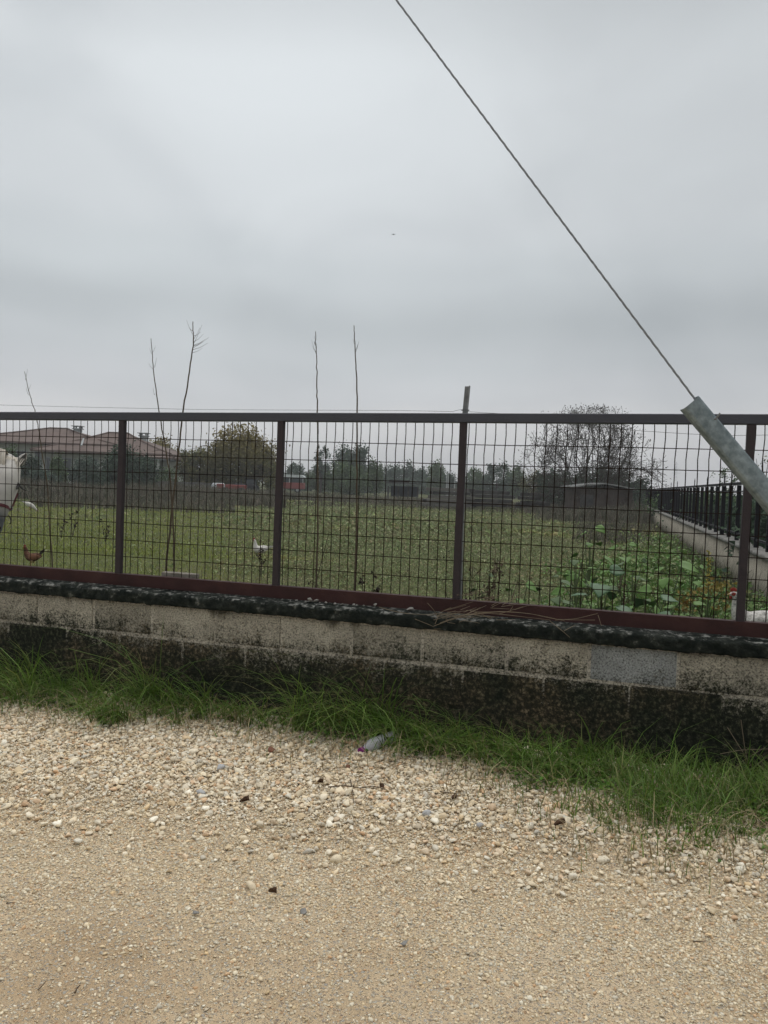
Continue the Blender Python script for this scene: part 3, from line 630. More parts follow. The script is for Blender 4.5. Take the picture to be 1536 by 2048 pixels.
# plank lying behind the bottom rail
wood_m = mat('grey weathered wood', [(.10, .09, .07), (.19, .17, .14), (.26, .24, .20)], scale=14, rough=.9, bump=.5)
p0 = onY(329, 1154, 3.90); p1 = onY(402, 1158, 3.90)
e = empty('plank', 'weathered grey plank end lying on the wall behind the bottom rail', 'plank', ((p0[0]+p1[0])/2, 3.875, .617))
mb = MB(); mb.box((0, 0, .034+.038), (.22, .05, .028)); o = mb.build('board', wood_m, e); bv = o.modifiers.new('b', 'BEVEL'); bv.width = .004
mb = MB(); mb.box((-.02, .005, .03), (.17, .045, .056)); mb.build('wood_block', wood_m, e)

# rubble on the coping
rub_m = mat('pale broken concrete', [(.17, .165, .145), (.30, .29, .26)], scale=40, rough=.9, bump=.5, bscale=120)
def lump(px, py, w, h, label, group=None):
    p = onY(px, py, 3.755); V, Fq = stones(np.array([[0, 0, h/2]]), np.array([w]), 2, (.35, .6), 3, .5)
    V = V*np.array([1, .8, 1]); o = np_mesh('rubble_chip', V, [Fq], rub_m); o.location = (p[0], p[1], .612); o.rotation_euler = (0, 0, random.uniform(-.5, .5)); tag(o, label, 'rubble', group)
G = 'pale chips of concrete on the coping'; GL = 'small flat pale concrete chip lying on the mossy coping'
lump(622, 1196, .042, .034, 'biggest pale concrete lump in the rubble heap on the coping'); lump(632, 1199, .036, .026, 'second lump of the rubble heap, touching the biggest one on its right')
lump(750, 1208, .034, .036, 'upright squarish concrete lump standing alone against the red rail'); lump(818, 1220, .05, .018, 'flat pale slab on the coping just left of the straw')
for x in (562, 580, 596, 615, 640, 650, 672, 682, 695, 706, 717, 726): lump(x+random.uniform(-3, 3), 1200, random.uniform(.016, .030), random.uniform(.010, .020), GL, G)

# dry straw trailing over the coping
straw_m = mat('dry straw', [(.10, .078, .052), (.18, .14, .092), (.24, .195, .135)], scale=12, rough=.8)
e = empty('straw_bundle', 'tangle of long dry straw stalks trailing over the mossy coping', 'straw', (-.75, 3.70, .617)); eo = np.array([-.75, 3.70, .617])
mb = MB()
def strand(pp, Y0=3.70, r=.0014):
    P = np.array([onY(x, y, Y0) for x, y in pp]); t = np.linspace(0, 1, len(P)); tt = np.linspace(0, 1, 16); Q = np.stack([np.interp(tt, t, P[:, i]) for i in range(3)], 1)
    for _ in range(2): Q[1:-1] = .25*Q[:-2]+.5*Q[1:-1]+.25*Q[2:]
    mb.tube(Q-eo, np.linspace(r, r*.6, 16), 4)
strand([(758, 1214), (800, 1226), (850, 1230), (880, 1226), (950, 1229)]); strand([(868, 1252), (905, 1238), (960, 1226), (1010, 1223), (1070, 1228), (1130, 1242)], 3.672)
strand([(880, 1246), (930, 1228), (1000, 1222), (1060, 1226), (1110, 1240), (1190, 1240)], 3.672); strand([(905, 1232), (980, 1226), (1050, 1234), (1100, 1240)], 3.674)
strand([(830, 1238), (860, 1250), (868, 1254)], 3.672); strand([(855, 1206), (866, 1218), (874, 1230)], 3.70); strand([(870, 1248), (880, 1225), (902, 1215)], 3.672)
strand([(1020, 1222), (1026, 1212)], 3.76); strand([(1110, 1240), (1150, 1238), (1195, 1227)], 3.70); strand([(1100, 1242), (1125, 1262), (1140, 1275)], 3.668); strand([(1128, 1262), (1150, 1250)], 3.668); strand([(1196, 1230), (1203, 1252)], 3.70)
for _ in range(46):
    x = random.gauss(890, 42); y = random.gauss(1233, 12); L = random.uniform(14, 60); a = random.uniform(-.7, .45)
    yy = min(max(y, 1214+.11*(x-870)), 1258); strand([(x, yy), (x+L*.5*math.cos(a), yy-L*.5*math.sin(-a)*.6), (x+L*math.cos(a+.3), yy+L*math.sin(a)*.7)], random.uniform(3.668, 3.72), .0011)
for _ in range(22):
    x = random.gauss(985, 35); y = 1205+random.gauss(0, 8)+.1*(x-985); L = random.uniform(15, 50); a = random.uniform(-.8, .1); strand([(x, y), (x+L*.6, y+L*.5*math.sin(a)), (x+L, y+L*.7*math.sin(a))], random.uniform(3.72, 3.775), .0011)
mb.build('stalks', straw_m, e)

# crushed bottle
pet_m = bpy.data.materials.new('clear dusty plastic'); pet_m.use_nodes = True; pp_ = pet_m.node_tree.nodes['Principled BSDF']
pp_.inputs['Base Color'].default_value = (.56, .56, .58, 1); pp_.inputs['Transmission Weight'].default_value = .22; pp_.inputs['Roughness'].default_value = .22; pp_.inputs['IOR'].default_value = 1.3; pp_.inputs['Specular IOR Level'].default_value = .7
pur_m = mat('purple plastic', [(.16, .012, .13), (.22, .02, .18)], scale=20, rough=.4)
b = onZ(748, 1504); bx = -r0*.62-AW*.78; bx /= np.linalg.norm(bx); up = np.array([0, 0, 1.]); sy = np.cross(up, bx)
e = empty('plastic_bottle', 'crumpled clear plastic bottle with a purple cap lying in the grass', 'bottle', (b[0], b[1], 0)); 
mb = MB(); R_ = []
for s, r in ((-.15, .020), (-.148, .031), (-.14, .034), (-.10, .035), (-.085, .032), (-.07, .035), (-.04, .033), (-.02, .036), (.01, .034), (.035, .030), (.055, .020), (.068, .0125), (.075, .0125), (.092, .0122)):
    ring = []
    for j in range(20):
        t = 2*PI*j/20; cr = 1-.10*abs(math.sin(t*2.5+s*40))*(r > .02)
        ring.append(bx*s+sy*r*cr*math.cos(t)+up*(.036+r*cr*math.sin(t)*.92+max(0, s-.03)*-.12))
    R_.append(np.array(ring))
mb.rings(R_); mb.build('bottle_body', pet_m, e, True)
mb = MB(); mb.tube([bx*.083+up*.030, bx*.098+up*.029, bx*.103+up*.029], [.0155, .0155, .0145], 18); o = mb.build('cap', pur_m, e); 

# fallen leaves, twigs, odd stones on the gravel
leaf_m = mat('dead leaf', [(.045, .022, .010), (.09, .045, .02)], scale=60, rough=.8)
def deadleaf(px, py, L, label, rz):
    p = onZ(px, py, .02); V = []; n_ = 9
    for i in range(n_):
        t = i/(n_-1); w = L*.28*math.sin(PI*min(1, t*1.02+.02))**.8; V += [(L*(t-.5), -w, .012*abs(math.sin(3*t))+.010), (L*(t-.5), 0, .004), (L*(t-.5), w, .016*t+.008)]
    fs = [(3*i+j, 3*i+j+1, 3*i+j+4, 3*i+j+3) for i in range(n_-1) for j in range(2)]
    me = bpy.data.meshes.new('dead_leaf'); me.from_pydata(V, [], fs); o = link('dead_leaf', me, leaf_m, None, True); o.location = (p[0], p[1], .022); o.rotation_euler = (random.uniform(-.3, .3), random.uniform(-.4, .2), rz); sd_ = o.modifiers.new('s', 'SOLIDIFY'); sd_.thickness = .0012
    tag(o, label, 'leaf')
deadleaf(908, 1601, .035, 'dark brown dead leaf standing on edge among the stones at the grass tips', 1.2); deadleaf(1120, 1652, .048, 'broad brown dead leaf at the front edge of the right-hand grass', .2)
deadleaf(489, 1606, .04, 'curled dark brown leaf on the loose stones below the tall grass', .9); deadleaf(545, 1789, .026, 'small dark leaf lying on the fine sandy gravel', .1); deadleaf(762, 1578, .034, 'curled dark leaf with twigs on the stones below the bottle', 2.2); deadleaf(640, 1568, .024, 'small brown leaf on the stone bank left of the bottle', .4)
tw_m = mat('dry twig', [(.06, .04, .025), (.12, .085, .05)], scale=30, rough=.9)
def twig(pp, label, r=.0022, z=.022):
    P = np.array([onZ(x, y, z) for x, y in pp]); c = P.mean(0); mb = MB(); mb.tube(P-c, np.linspace(r, r*.55, len(P)), 5); tag(mb.build('twig', tw_m, None, False, c), label, 'twig')
twig([(656, 1574), (690, 1571), (720, 1576), (745, 1572), (775, 1580)], 'long crooked twig on the stones below the bottle', .0026, .03); twig([(701, 1560), (706, 1585), (707, 1605)], 'short upright twig crossing the long crooked twig', .0026, .03)
twig([(362, 1543), (374, 1553), (382, 1567)], 'thin twig on the bank in front of the tall grass tuft'); twig([(535, 1650), (560, 1650), (582, 1653)], 'straight twig at the edge between stones and sand', .002); twig([(880, 1583), (905, 1586), (930, 1586)], 'twig beside the dead leaf at the grass tips', .0022, .03)
twig([(12, 1807), (22, 1805), (36, 1806)], 'short dark twig on the sand nearest the left of the road', .0016, .012); twig([(150, 1985), (154, 1977), (160, 1970)], 'forked dark twig in the sandy foreground', .0026, .012); twig([(76, 1980), (84, 1972), (92, 1962)], 'thin twig left of the forked twig in the sand', .0018, .012); twig([(1386, 1882), (1398, 1883), (1411, 1884)], 'dark twig on the fine gravel at the right of the road', .002, .014)
dgrey_m = mat('dark grey stone', [(.17, .165, .15), (.27, .26, .24)], scale=60, rough=.9)
brick_m = mat('reddish stone', [(.14, .06, .035), (.24, .11, .065)], scale=30, rough=.85, bump=.4)
def oddstone(px, py, w, label, m):
    p = onZ(px, py, .01); V, Fq = stones(np.array([[0, 0, w*.06 if m is dgrey_m else w*.2]]), np.array([w]), 2, (.25, .35) if m is dgrey_m else (.5, .7), 3, .4); o = np_mesh('odd_stone', V, [Fq], m); o.location = (p[0], p[1], .006 if m is dgrey_m else .02); tag(o, label, 'stone')
oddstone(545, 1509, .05, 'rounded brown stone at the sparse gap in the verge grass', brick_m); oddstone(696, 1542, .034, 'reddish stone chip just below the bottle cap', brick_m)
oddstone(391, 1824, .034, 'flat dark grey stone pressed into the sandy road, leftmost of three', dgrey_m); oddstone(609, 1821, .032, 'flat dark grey stone pressed into the sand below the dark leaf', dgrey_m); oddstone(808, 1884, .030, 'flat dark grey stone pressed into the sand nearest the middle foreground', dgrey_m)
grey_m = mat('blue grey stone', [(.34, .34, .33), (.48, .48, .47)], scale=30, rough=.8, bump=.3)
oddstone(403, 1593, .052, 'largest blue grey stone on the loose bank', grey_m); oddstone(960, 1661, .045, 'blue grey stone on the bank below the right-hand grass', grey_m); oddstone(853, 1637, .04, 'pale blue grey stone right of the twigs', grey_m); oddstone(440, 1545, .05, 'flat light grey stone in front of the sparse grass gap', grey_m)
# withered stalks leaning at the foot of the wall, right
e = empty('withered_stalks', 'long withered straw stalks leaning at the foot of the wall', 'dead plant', (.7, 3.6, 0)); eo = np.array([.7, 3.6, 0]); mb = MB()
for pp in ([(1440, 1508), (1480, 1500), (1560, 1497)], [(1452, 1552), (1480, 1525), (1530, 1495)], [(1482, 1440), (1490, 1500), (1500, 1550)], [(1455, 1455), (1480, 1495), (1520, 1560)], [(1300, 1520), (1320, 1505), (1340, 1500)], [(1240, 1502), (1255, 1510), (1270, 1524)], [(1500, 1540), (1540, 1510), (1600, 1480)]): strand(pp, 3.62, .0016)
mb.build('straw_sprays', straw_m, e)
#---ANIMALS---
# ================================================================== ANIMALS
def axes(fwd, up=(0, 0, 1)):
    f_ = np.array(fwd, float); f_ /= np.linalg.norm(f_); s_ = np.cross(up, f_); s_ /= np.linalg.norm(s_); return f_, s_, np.cross(f_, s_)
comb_m = mat('red comb', [(.20, .018, .012), (.30, .04, .025)], scale=60, rough=.6); beak_m = mat('horn yellow', [(.35, .24, .10), (.45, .33, .15)], scale=30, rough=.5)
eye_m = mat('dark eye', [(.01, .008, .006), (.015, .01, .008)], scale=3, rough=.15, spec=.6)
def hen(name, label, px, D, yhead, heading, body_m, wing_m, tail_m, pose='stand', neck=1.0, tailup=1.0, z0=0.):
    """built at its own size; heading is an angle in the picture plane: 0 faces right, pi faces left"""
    g0 = ground(px, D); g0[2] = z0
    htop = zat(px, yhead, D)-z0 if yhead else .40
    e = empty(name, label, 'hen', g0, 0)
    f_ = r0*math.cos(heading)+AW*math.sin(heading); f_, s_, u_ = axes(f_)
    k = htop/.42 if pose == 'stand' else 1.0
    def L(x, y, z): return (f_*x+s_*y+u_*z)*k
    mb = MB()
    def ring(c, rx, ry, tilt, n=14):                            # ring normal to a direction tilted in the forward/up plane
        d = np.array([math.cos(tilt), 0, math.sin(tilt)]); v = np.array([-math.sin(tilt), 0, math.cos(tilt)])
        return np.array([L(*(np.array(c)+v*rx*math.sin(t)+np.array([0, 1, 0])*ry*math.cos(t))) for t in np.linspace(0, 2*PI, n, endpoint=False)])
    if pose == 'stand':
        hz = .40; nx = .105*neck
        mb.rings([ring((-.155, 0, .245), .012, .014, -.2), ring((-.135, 0, .24), .045, .045, -.15), ring((-.08, 0, .215), .075, .068, -.05), ring((-.01, 0, .20), .085, .078, .1), ring((.05, 0, .205), .08, .072, .5), ring((.085, 0, .235), .062, .055, .9), ring((nx, 0, .28), .042, .038, 1.25), ring((nx+.006, 0, .33), .030, .027, 1.4), ring((nx+.010, 0, .365), .026, .023, 1.2), ring((nx+.026, 0, .385), .024, .021, .5), ring((nx+.046, 0, .382), .016, .014, .1), ring((nx+.054, 0, .381), .006, .006, .1)])
        head = (nx+.03, 0, .386)
    else:                                                       # head down, picking in the grass: rump up
        mb.rings([ring((-.17, 0, .30), .012, .012, -.6), ring((-.13, 0, .275), .045, .05, -.6), ring((-.06, 0, .235), .08, .078, -.5), ring((.02, 0, .19), .082, .078, -.45), ring((.09, 0, .15), .062, .058, -.6), ring((.14, 0, .105), .040, .036, -.8), ring((.175, 0, .065), .027, .024, -.7), ring((.20, 0, .045), .022, .02, -.5), ring((.222, 0, .036), .012, .012, -.4)])
        head = (.20, 0, .05)
    o = mb.build('body', body_m, e, True); sb = o.modifiers.new('s', 'SUBSURF'); sb.levels = 1; sb.render_levels = 1
    h = np.array(head)
    mb = MB()
    for i, (dx, hh) in enumerate(((.014, .012), (.004, .017), (-.007, .016), (-.016, .011))): mb.ell(L(h[0]+dx, 0, h[2]+.020+hh*.35), (.006*k, .004*k, hh*k), (f_, s_, u_), 8, 6)
    mb.ell(L(h[0]-.002, 0, h[2]+.018), (.02*k, .0045*k, .006*k), (f_, s_, u_), 8, 6); mb.build('comb', comb_m, e, True)
    mb = MB()
    for y in (-.007, .007): mb.ell(L(h[0]+.016, y, h[2]-.024), (.007*k, .004*k, .014*k), (f_, s_, u_), 8, 6)
    for y in (-.0185, .0185): mb.ell(L(h[0]+.004, y, h[2]-.001), (.015*k, .004*k, .012*k), (f_, s_, u_), 8, 6)
    mb.build('face_and_wattles', comb_m, e, True)
    mb = MB(); mb.rings([np.array([L(h[0]+.018, a*.006, h[2]+b_*.006-.002) for a, b_ in ((-1, 0), (0, 1), (1, 0), (0, -1))]), np.array([L(h[0]+.032, a*.004, h[2]+b_*.004-.006) for a, b_ in ((-1, 0), (0, 1), (1, 0), (0, -1))]), np.array([L(h[0]+.040, a*.0008, h[2]+b_*.0008-.011) for a, b_ in ((-1, 0), (0, 1), (1, 0), (0, -1))])]); mb.build('beak', beak_m, e)
    for y in (-1, 1):
        mb = MB(); mb.ell(L(h[0]+.010, y*.0225, h[2]+.004), (.004*k, .0025*k, .004*k), (f_, s_, u_), 8, 6); mb.build('eye', eye_m, e, True)
        mb = MB(); wt = -.12 if pose == 'stand' else -.5; cx, cz = (-.03, .215) if pose == 'stand' else (-.04, .235)
        d = np.array([math.cos(wt), 0, math.sin(wt)]); v = np.array([-math.sin(wt), 0, math.cos(wt)])
        R_ = []
        for t, w_, th in ((.085, .012, .004), (.06, .045, .014), (.01, .058, .018), (-.05, .045, .014), (-.09, .028, .009), (-.125, .008, .004)):
            c = np.array([cx, y*(.066 if t > -.05 else .066+.4*(t+.05)), cz])+d*t
            R_.append(np.array([L(*(c+v*w_*math.sin(q)-v*.008+np.array([0, y, 0])*th*math.cos(q))) for q in np.linspace(0, 2*PI, 10, endpoint=False)]))
        mb.rings(R_); mb.build('wing', wing_m, e, True)
    mb = MB()
    for j in range(7):                                          # tail feathers, a raised fan
        a = (j-3)*.13; bz = .25 if pose == 'stand' else .285; up_ = .75*tailup if pose == 'stand' else .35
        c0 = np.array([-.125, (j-3)*.006, bz]); dirv = np.array([-math.cos(up_), math.sin(a)*.55, math.sin(up_)]); s2 = np.array([0, 1, 0])*.3+np.array([math.sin(up_), 0, math.cos(up_)])*.9
        R_ = []
        for t, w_ in ((0, .010), (.05, .019), (.09, .021), (.12, .015), (.135, .004)):
            c = c0+dirv*t*(1-.06*abs(j-3))+np.array([-.3*t*t*4*.2, 0, -.25*t*t]); R_.append(np.array([L(*(c+s2*w_*a_+np.array([0, 1, 0])*.003*b_)) for a_, b_ in ((-1, 0), (0, 1), (1, 0), (0, -1))]))
        mb.rings(R_)
    mb.build('tail', tail_m, e)
    for y in (-1, 1):
        mb = MB(); fx_ = .02*y if pose == 'stand' else -.02
        mb.ell(L(0+fx_*.3, y*.036, .145), (.03*k, .024*k, .045*k), (f_, s_, u_), 10, 7)
        mb.tube([L(fx_*.5, y*.036, .12), L(fx_-.012, y*.036, .075), L(fx_, y*.036, .006)], np.array([.010, .006, .0055])*k, 6)
        for a in (-.5, 0, .5, PI): mb.tube([L(fx_, y*.036, .008), L(fx_+.022*math.cos(a), y*.036+.022*math.sin(a), .007), L(fx_+.04*math.cos(a)*(.6 if a == PI else 1), y*.036+.04*math.sin(a), .003)], np.array([.005, .004, .002])*k, 5)
        mb.build('leg', beak_m, e, True)
    return e
white_m = mat('white feathers', [(.40, .385, .34), (.56, .54, .50)], scale=25, rough=.8, bump=.3, bscale=90)
whitew_m = mat('white wing feathers', [(.42, .40, .36), (.60, .58, .54)], scale=25, rough=.8, bump=.3, bscale=90)
brown_m = mat('red brown feathers', [(.030, .012, .007), (.085, .035, .016), (.20, .11, .06)], scale=36, rough=.8, bump=.3, bscale=90)
brownw_m = mat('buff brown wing', [(.09, .035, .016), (.22, .11, .06)], scale=40, rough=.8)
dark_m = mat('blackish tail feathers', [(.02, .018, .014), (.05, .045, .035)], scale=30, rough=.6)
speck_m = mat('white feathers speckled grey', [(.10, .10, .10), (.36, .345, .31), (.50, .48, .44), (.54, .52, .48)], scale=48, rough=.8, bump=.3, bscale=90, detail=2)
hen('hen', 'white hen with long neck and red face standing in the short grass', 524, 11.9, 1077, PI+.15, white_m, whitew_m, whitew_m, neck=.85, tailup=.25)
hen('hen', 'red brown hen with dark raised tail near the left end of the fence', 68, 9.9, 1091, PI+.12, brown_m, brownw_m, dark_m, tailup=1.3)
hen('hen', 'far white hen with its head down in the grass by the horse', 62, 24, None, .25, white_m, whitew_m, whitew_m, 'peck')
hen('hen', 'white hen speckled grey with black tail, close behind the red post', 1520, 6.1, 1180, PI-.1, speck_m, speck_m, dark_m, z0=0, tailup=.55)

# horse at the left edge: head towards the fence, body standing away to the left
HD = 6.4
poll = dep(20, 925, HD); 
hz_m = mat('grey horse coat', [(.36, .34, .31), (.46, .44, .40), (.40, .38, .36)], scale=9, rough=.75, bump=.15, bscale=160)
muz_m = mat('dark muzzle skin', [(.10, .10, .105), (.19, .19, .20)], scale=14, rough=.6)
hair_m = mat('pale mane', [(.36, .32, .25), (.55, .51, .44)], scale=30, rough=.8, isl=.25)
halt_m = mat('maroon halter webbing', [(.075, .018, .022), (.11, .03, .034)], scale=40, rough=.7)
g0 = np.array([poll[0], poll[1], 0]); hb = empty('horse', 'pale grey horse with a maroon halter, its head hanging near the fence', 'horse', g0)
n_ = -AW*.93+r0*.22; n_ /= np.linalg.norm(n_); l_ = np.cross([0, 0, 1.], n_); l_ /= np.linalg.norm(l_)
if np.dot(l_, r0) < 0: l_ = -l_
ha = np.array([0, 0, -1.])*.955+n_*.25-l_*.13; ha /= np.linalg.norm(ha)       # long axis of the head, poll to muzzle
hn = n_-ha*np.dot(n_, ha); hn /= np.linalg.norm(hn); hl = np.cross(ha, hn); hl = hl if np.dot(hl, r0) > 0 else -hl
pl = poll-g0
mb = MB()
def oval(c, a1, w, a2, d, n=20, e=2.3):
    out = []
    for t in np.linspace(0, 2*PI, n, endpoint=False):
        x, y = math.cos(t), math.sin(t); x = math.copysign(abs(x)**(2/e), x); y = math.copysign(abs(y)**(2/e), y); out.append(c+a1*w*x+a2*d*y)
    return np.array(out)
SC = .96
mb.rings([oval(pl+ha*s*SC+hn*o_, hl, w*SC, hn, d*SC) for s, w, d, o_ in ((-.05, .03, .04, -.04), (-.03, .065, .07, -.04), (.04, .092, .105, -.02), (.12, .104, .125, 0), (.20, .110, .135, 0), (.28, .100, .130, .005), (.36, .090, .110, .008), (.44, .076, .088, .010), (.51, .060, .073, .010), (.56, .062, .068, .006), (.60, .058, .060, .0), (.63, .046, .046, -.004), (.645, .028, .03, -.006))])
dl = -r0                                                        # the rest of the horse stands off to the left
nk = [pl+ha*.03-hn*.06, pl+dl*.18-hn*.14-np.array([0, 0, .02]), pl+dl*.42-hn*.18-np.array([0, 0, .10]), pl+dl*.70-hn*.20-np.array([0, 0, .22])]
T_ = [(.095, .12), (.095, .17), (.115, .23), (.15, .30)]
for_ring = []
for i, c in enumerate(nk):
    d = nk[min(i+1, 3)]-nk[max(i-1, 0)]; d /= np.linalg.norm(d); s2 = np.cross(d, [0, 0, 1.]); s2 /= np.linalg.norm(s2); for_ring.append(oval(c, s2, T_[i][0], np.cross(s2, d), T_[i][1], 18, 2))
mb.rings(for_ring)
bd = dl*.85-hn*.25; bd[2] = 0; bd /= np.linalg.norm(bd); bs = np.cross([0, 0, 1.], bd)
ch = nk[3].copy(); ch[2] = 1.10
trunk = [(-.12, .10, .16, 1.06), (-.03, .20, .28, 1.06), (.18, .26, .34, 1.08), (.55, .30, .34, 1.06), (.95, .31, .35, 1.07), (1.25, .28, .33, 1.12), (1.45, .20, .26, 1.12), (1.54, .08, .12, 1.12)]
mb.rings([oval(np.array([ch[0], ch[1], z])+bd*s, bs, w, np.array([0, 0, 1.]), d, 18, 2) for s, w, d, z in trunk])
for s, y, hind in ((.08, .15, 0), (.08, -.15, 0), (1.32, .15, 1), (1.30, -.15, 1)):
    b_ = np.array([ch[0], ch[1], 0])+bd*s+bs*y
    if not hind: J = [(0, 1.0, .13), (0, .85, .10), (.0, .70, .075), (-.01, .48, .052), (-.01, .42, .048), (-.01, .22, .034), (-.01, .14, .042), (-.04, .06, .05), (-.05, .0, .062)]
    else: J = [(0, 1.05, .19), (-.05, .85, .15), (-.08, .70, .10), (.06, .52, .06), (.08, .46, .055), (.05, .24, .038), (.04, .14, .045), (.0, .06, .05), (-.01, .0, .062)]
    P_ = np.array([b_+bd*a+np.array([0, 0, z]) for a, z, r in J]); mb.tube(P_, [r for a, z, r in J], 12)
o = mb.build('body', hz_m, hb); remesh(o, .016, 5)
mt = hz_m.node_tree                                              # darker skin towards the lips, part of the animal's own colouring
def band(at0, at1, colr):
    pB = mt.nodes['Principled BSDF']; src = pB.inputs['Base Color'].links[0].from_socket
    c = N(mt, 'ShaderNodeTexCoord'); d = N(mt, 'ShaderNodeVectorMath', operation='DOT_PRODUCT'); sb_ = N(mt, 'ShaderNodeVectorMath', operation='SUBTRACT')
    mt.links.new(c.outputs['Object'], sb_.inputs[0]); sb_.inputs[1].default_value = tuple(pl); mt.links.new(sb_.outputs[0], d.inputs[0]); d.inputs[1].default_value = tuple(ha)
    ds = N(mt, 'ShaderNodeVectorMath', operation='LENGTH'); mt.links.new(sb_.outputs[0], ds.inputs[0])
    fz = math_(mt, 'MULTIPLY', math_(mt, 'DIVIDE', math_(mt, 'SUBTRACT', d.outputs['Value'], at0), at1-at0, True), math_(mt, 'LESS_THAN', ds.outputs['Value'], .72))
    mt.links.new(mix(mt, fz, src, colr), pB.inputs['Base Color'])
band(.37, .50, (.075, .08, .088))
for s in (-1, 1):
    mb = MB(); b0 = pl+ha*.0+hl*s*.062-hn*.015; ea = np.array([0, 0, 1.])*.80+hl*s*.52+hn*.12; ea /= np.linalg.norm(ea); ef = hn*.75+hl*s*.55; ef -= ea*np.dot(ef, ea); ef /= np.linalg.norm(ef); es = np.cross(ea, ef)
    R_ = []
    for t, w, dpt in ((0, .030, .030), (.025, .037, .03), (.055, .036, .024), (.085, .026, .016), (.108, .011, .008), (.118, .002, .002)):
        ring = []
        for q in np.linspace(-2.45, 2.45, 11): ring.append(b0+ea*t+es*w*math.sin(q)*1.0-ef*dpt*math.cos(q))
        for q in np.linspace(2.4, -2.4, 11): ring.append(b0+ea*t+es*w*.80*math.sin(q)-ef*dpt*.74*math.cos(q))
        R_.append(np.array(ring))
    mb.rings(R_); er = mb.build('ear', hz_m, hb, True)
    mb = MB(); mb.rings([np.array([b0+ea*t+es*w*.7*math.sin(q)-ef*dpt*(.35+.2*math.cos(q)) for q in np.linspace(0, 2*PI, 10, endpoint=False)]) for t, w, dpt in ((.01, .03, .03), (.04, .036, .028), (.08, .022, .016), (.104, .004, .006))]); mb.build('inner_ear', muz_m, hb, True)
    mb = MB(); mb.ell(pl+ha*.205*SC+hl*s*.106+hn*.028, (.013, .024, .021), (hl, ha, hn), 12, 8); mb.build('eye', eye_m, hb, True)
    mb = MB(); mb.tube([pl+ha*(.205*SC-.026+.052*t)+hl*s*(.112-.012*(2*t-1)**2)+hn*(.034+.012*math.sin(PI*t)) for t in np.linspace(0, 1, 7)], [.004, .007, .008, .008, .008, .007, .004], 6); mb.build('eyelid', muz_m, hb, True)
    mb = MB(); mb.ell(pl+ha*.575*SC+hl*s*.040+hn*.046, (.013, .024, .013), (hl, ha*.9+hl*s*.4, hn), 10, 7); mb.build('nostril', eye_m, hb, True)
mb = MB(); mb.tube([pl+ha*.618*SC+hl*x+hn*(.045-12*x*x) for x in np.linspace(-.05, .05, 9)], .004, 5); mb.build('mouth_line', eye_m, hb)
mb = MB()                                                        # halter: noseband, cheek straps, brow strap, ring
def loop(s, w, d, o_, rr=.011):
    ring = oval(pl+ha*s*SC+hn*o_, hl, w*SC+.004, hn, d*SC+.004, 28); mb.rings([np.vstack([ring])+ha*z+ (ring-ring.mean(0))*k_ for z, k_ in ((-rr, 0), (-rr, .03), (rr, .03), (rr, 0), (-rr, 0))], False)
loop(.40, .076, .097, .009, .013)
for s in (-1, 1):
    P_ = [pl+ha*t*SC+hl*s*(w-.004)-hn*.045 for t, w in ((.25, .104), (.28, .100), (.36, .090), (.41, .080))]; mb.tube(P_, .010, 6, True, .4)
mb.build('halter', halt_m, hb)
mb = MB(); mb.tube([pl+ha*.40*SC+hl*(.080+.018*math.cos(t))-hn*.0+ha*.018*math.sin(t) for t in np.linspace(0, 2*PI, 14)], .004, 6); mb.build('halter_ring', gpost_m, hb, True)
g = NP(); n = 260; q = np.tile(pl, (n, 1))+hl*rng.normal(0, .03, (n, 1))-hn*.03+np.array([0, 0, .04])
sp = rng.uniform(.05, .17, n); P0 = q; d_ = hn*.5+np.array([0, 0, .15])+hl*rng.normal(-.25, .5, (n, 1)); P1 = q+d_*.07; P2 = P1+ha*sp[:, None]+hl*rng.normal(-.02, .03, (n, 1))+hn*.03; w_ = hl*.004
V = np.stack([P0-w_, P0+w_, P1-w_, P1+w_, P2-w_*.4, P2+w_*.4], 1).reshape(-1, 3); b_ = (np.arange(n)*6)[:, None]; g.add(V, b_+np.array([[0, 1, 3, 2]]), b_+np.array([[2, 3, 5, 4]])); g.build('forelock', hair_m, hb)
g = NP(); n = 700; t = rng.uniform(0, 1, n)*2.98; i = t.astype(int); fr = (t-i)[:, None]; nkp = np.array(nk); base = nkp[i]*(1-fr)+nkp[np.minimum(i+1, 3)]*fr; rad = np.interp(t, [0, 1, 2, 3], [.11, .16, .22, .29])
P0 = base+np.array([0, 0, 1.])*(rad*.97)[:, None]+dl*.02; sdv = np.where(rng.random((n, 1)) < .7, 1., -1.)*hn; P1 = P0+sdv*.12+np.array([0, 0, .01]); P2 = P1+sdv*.04-np.array([0, 0, 1.])*rng.uniform(.1, .26, (n, 1)); w_ = dl*.004
V = np.stack([P0-w_, P0+w_, P1-w_, P1+w_, P2-w_*.4, P2+w_*.4], 1).reshape(-1, 3); b_ = (np.arange(n)*6)[:, None]; g.add(V, b_+np.array([[0, 1, 3, 2]]), b_+np.array([[2, 3, 5, 4]])); g.build('mane', hair_m, hb)
g = NP(); n = 220; tb = np.array([ch[0], ch[1], 1.25])+bd*1.53; P0 = np.tile(tb, (n, 1))+rng.normal(0, .02, (n, 3)); P1 = P0+bd*.12-np.array([0, 0, .1]); P2 = P1+bd*rng.normal(.03, .05, (n, 1))+bs*rng.normal(0, .05, (n, 1))-np.array([0, 0, 1.])*rng.uniform(.4, .75, (n, 1)); w_ = bs*.004
V = np.stack([P0-w_, P0+w_, P1-w_, P1+w_, P2-w_*.4, P2+w_*.4], 1).reshape(-1, 3); b_ = (np.arange(n)*6)[:, None]; g.add(V, b_+np.array([[0, 1, 3, 2]]), b_+np.array([[2, 3, 5, 4]])); g.build('tail', hair_m, hb)
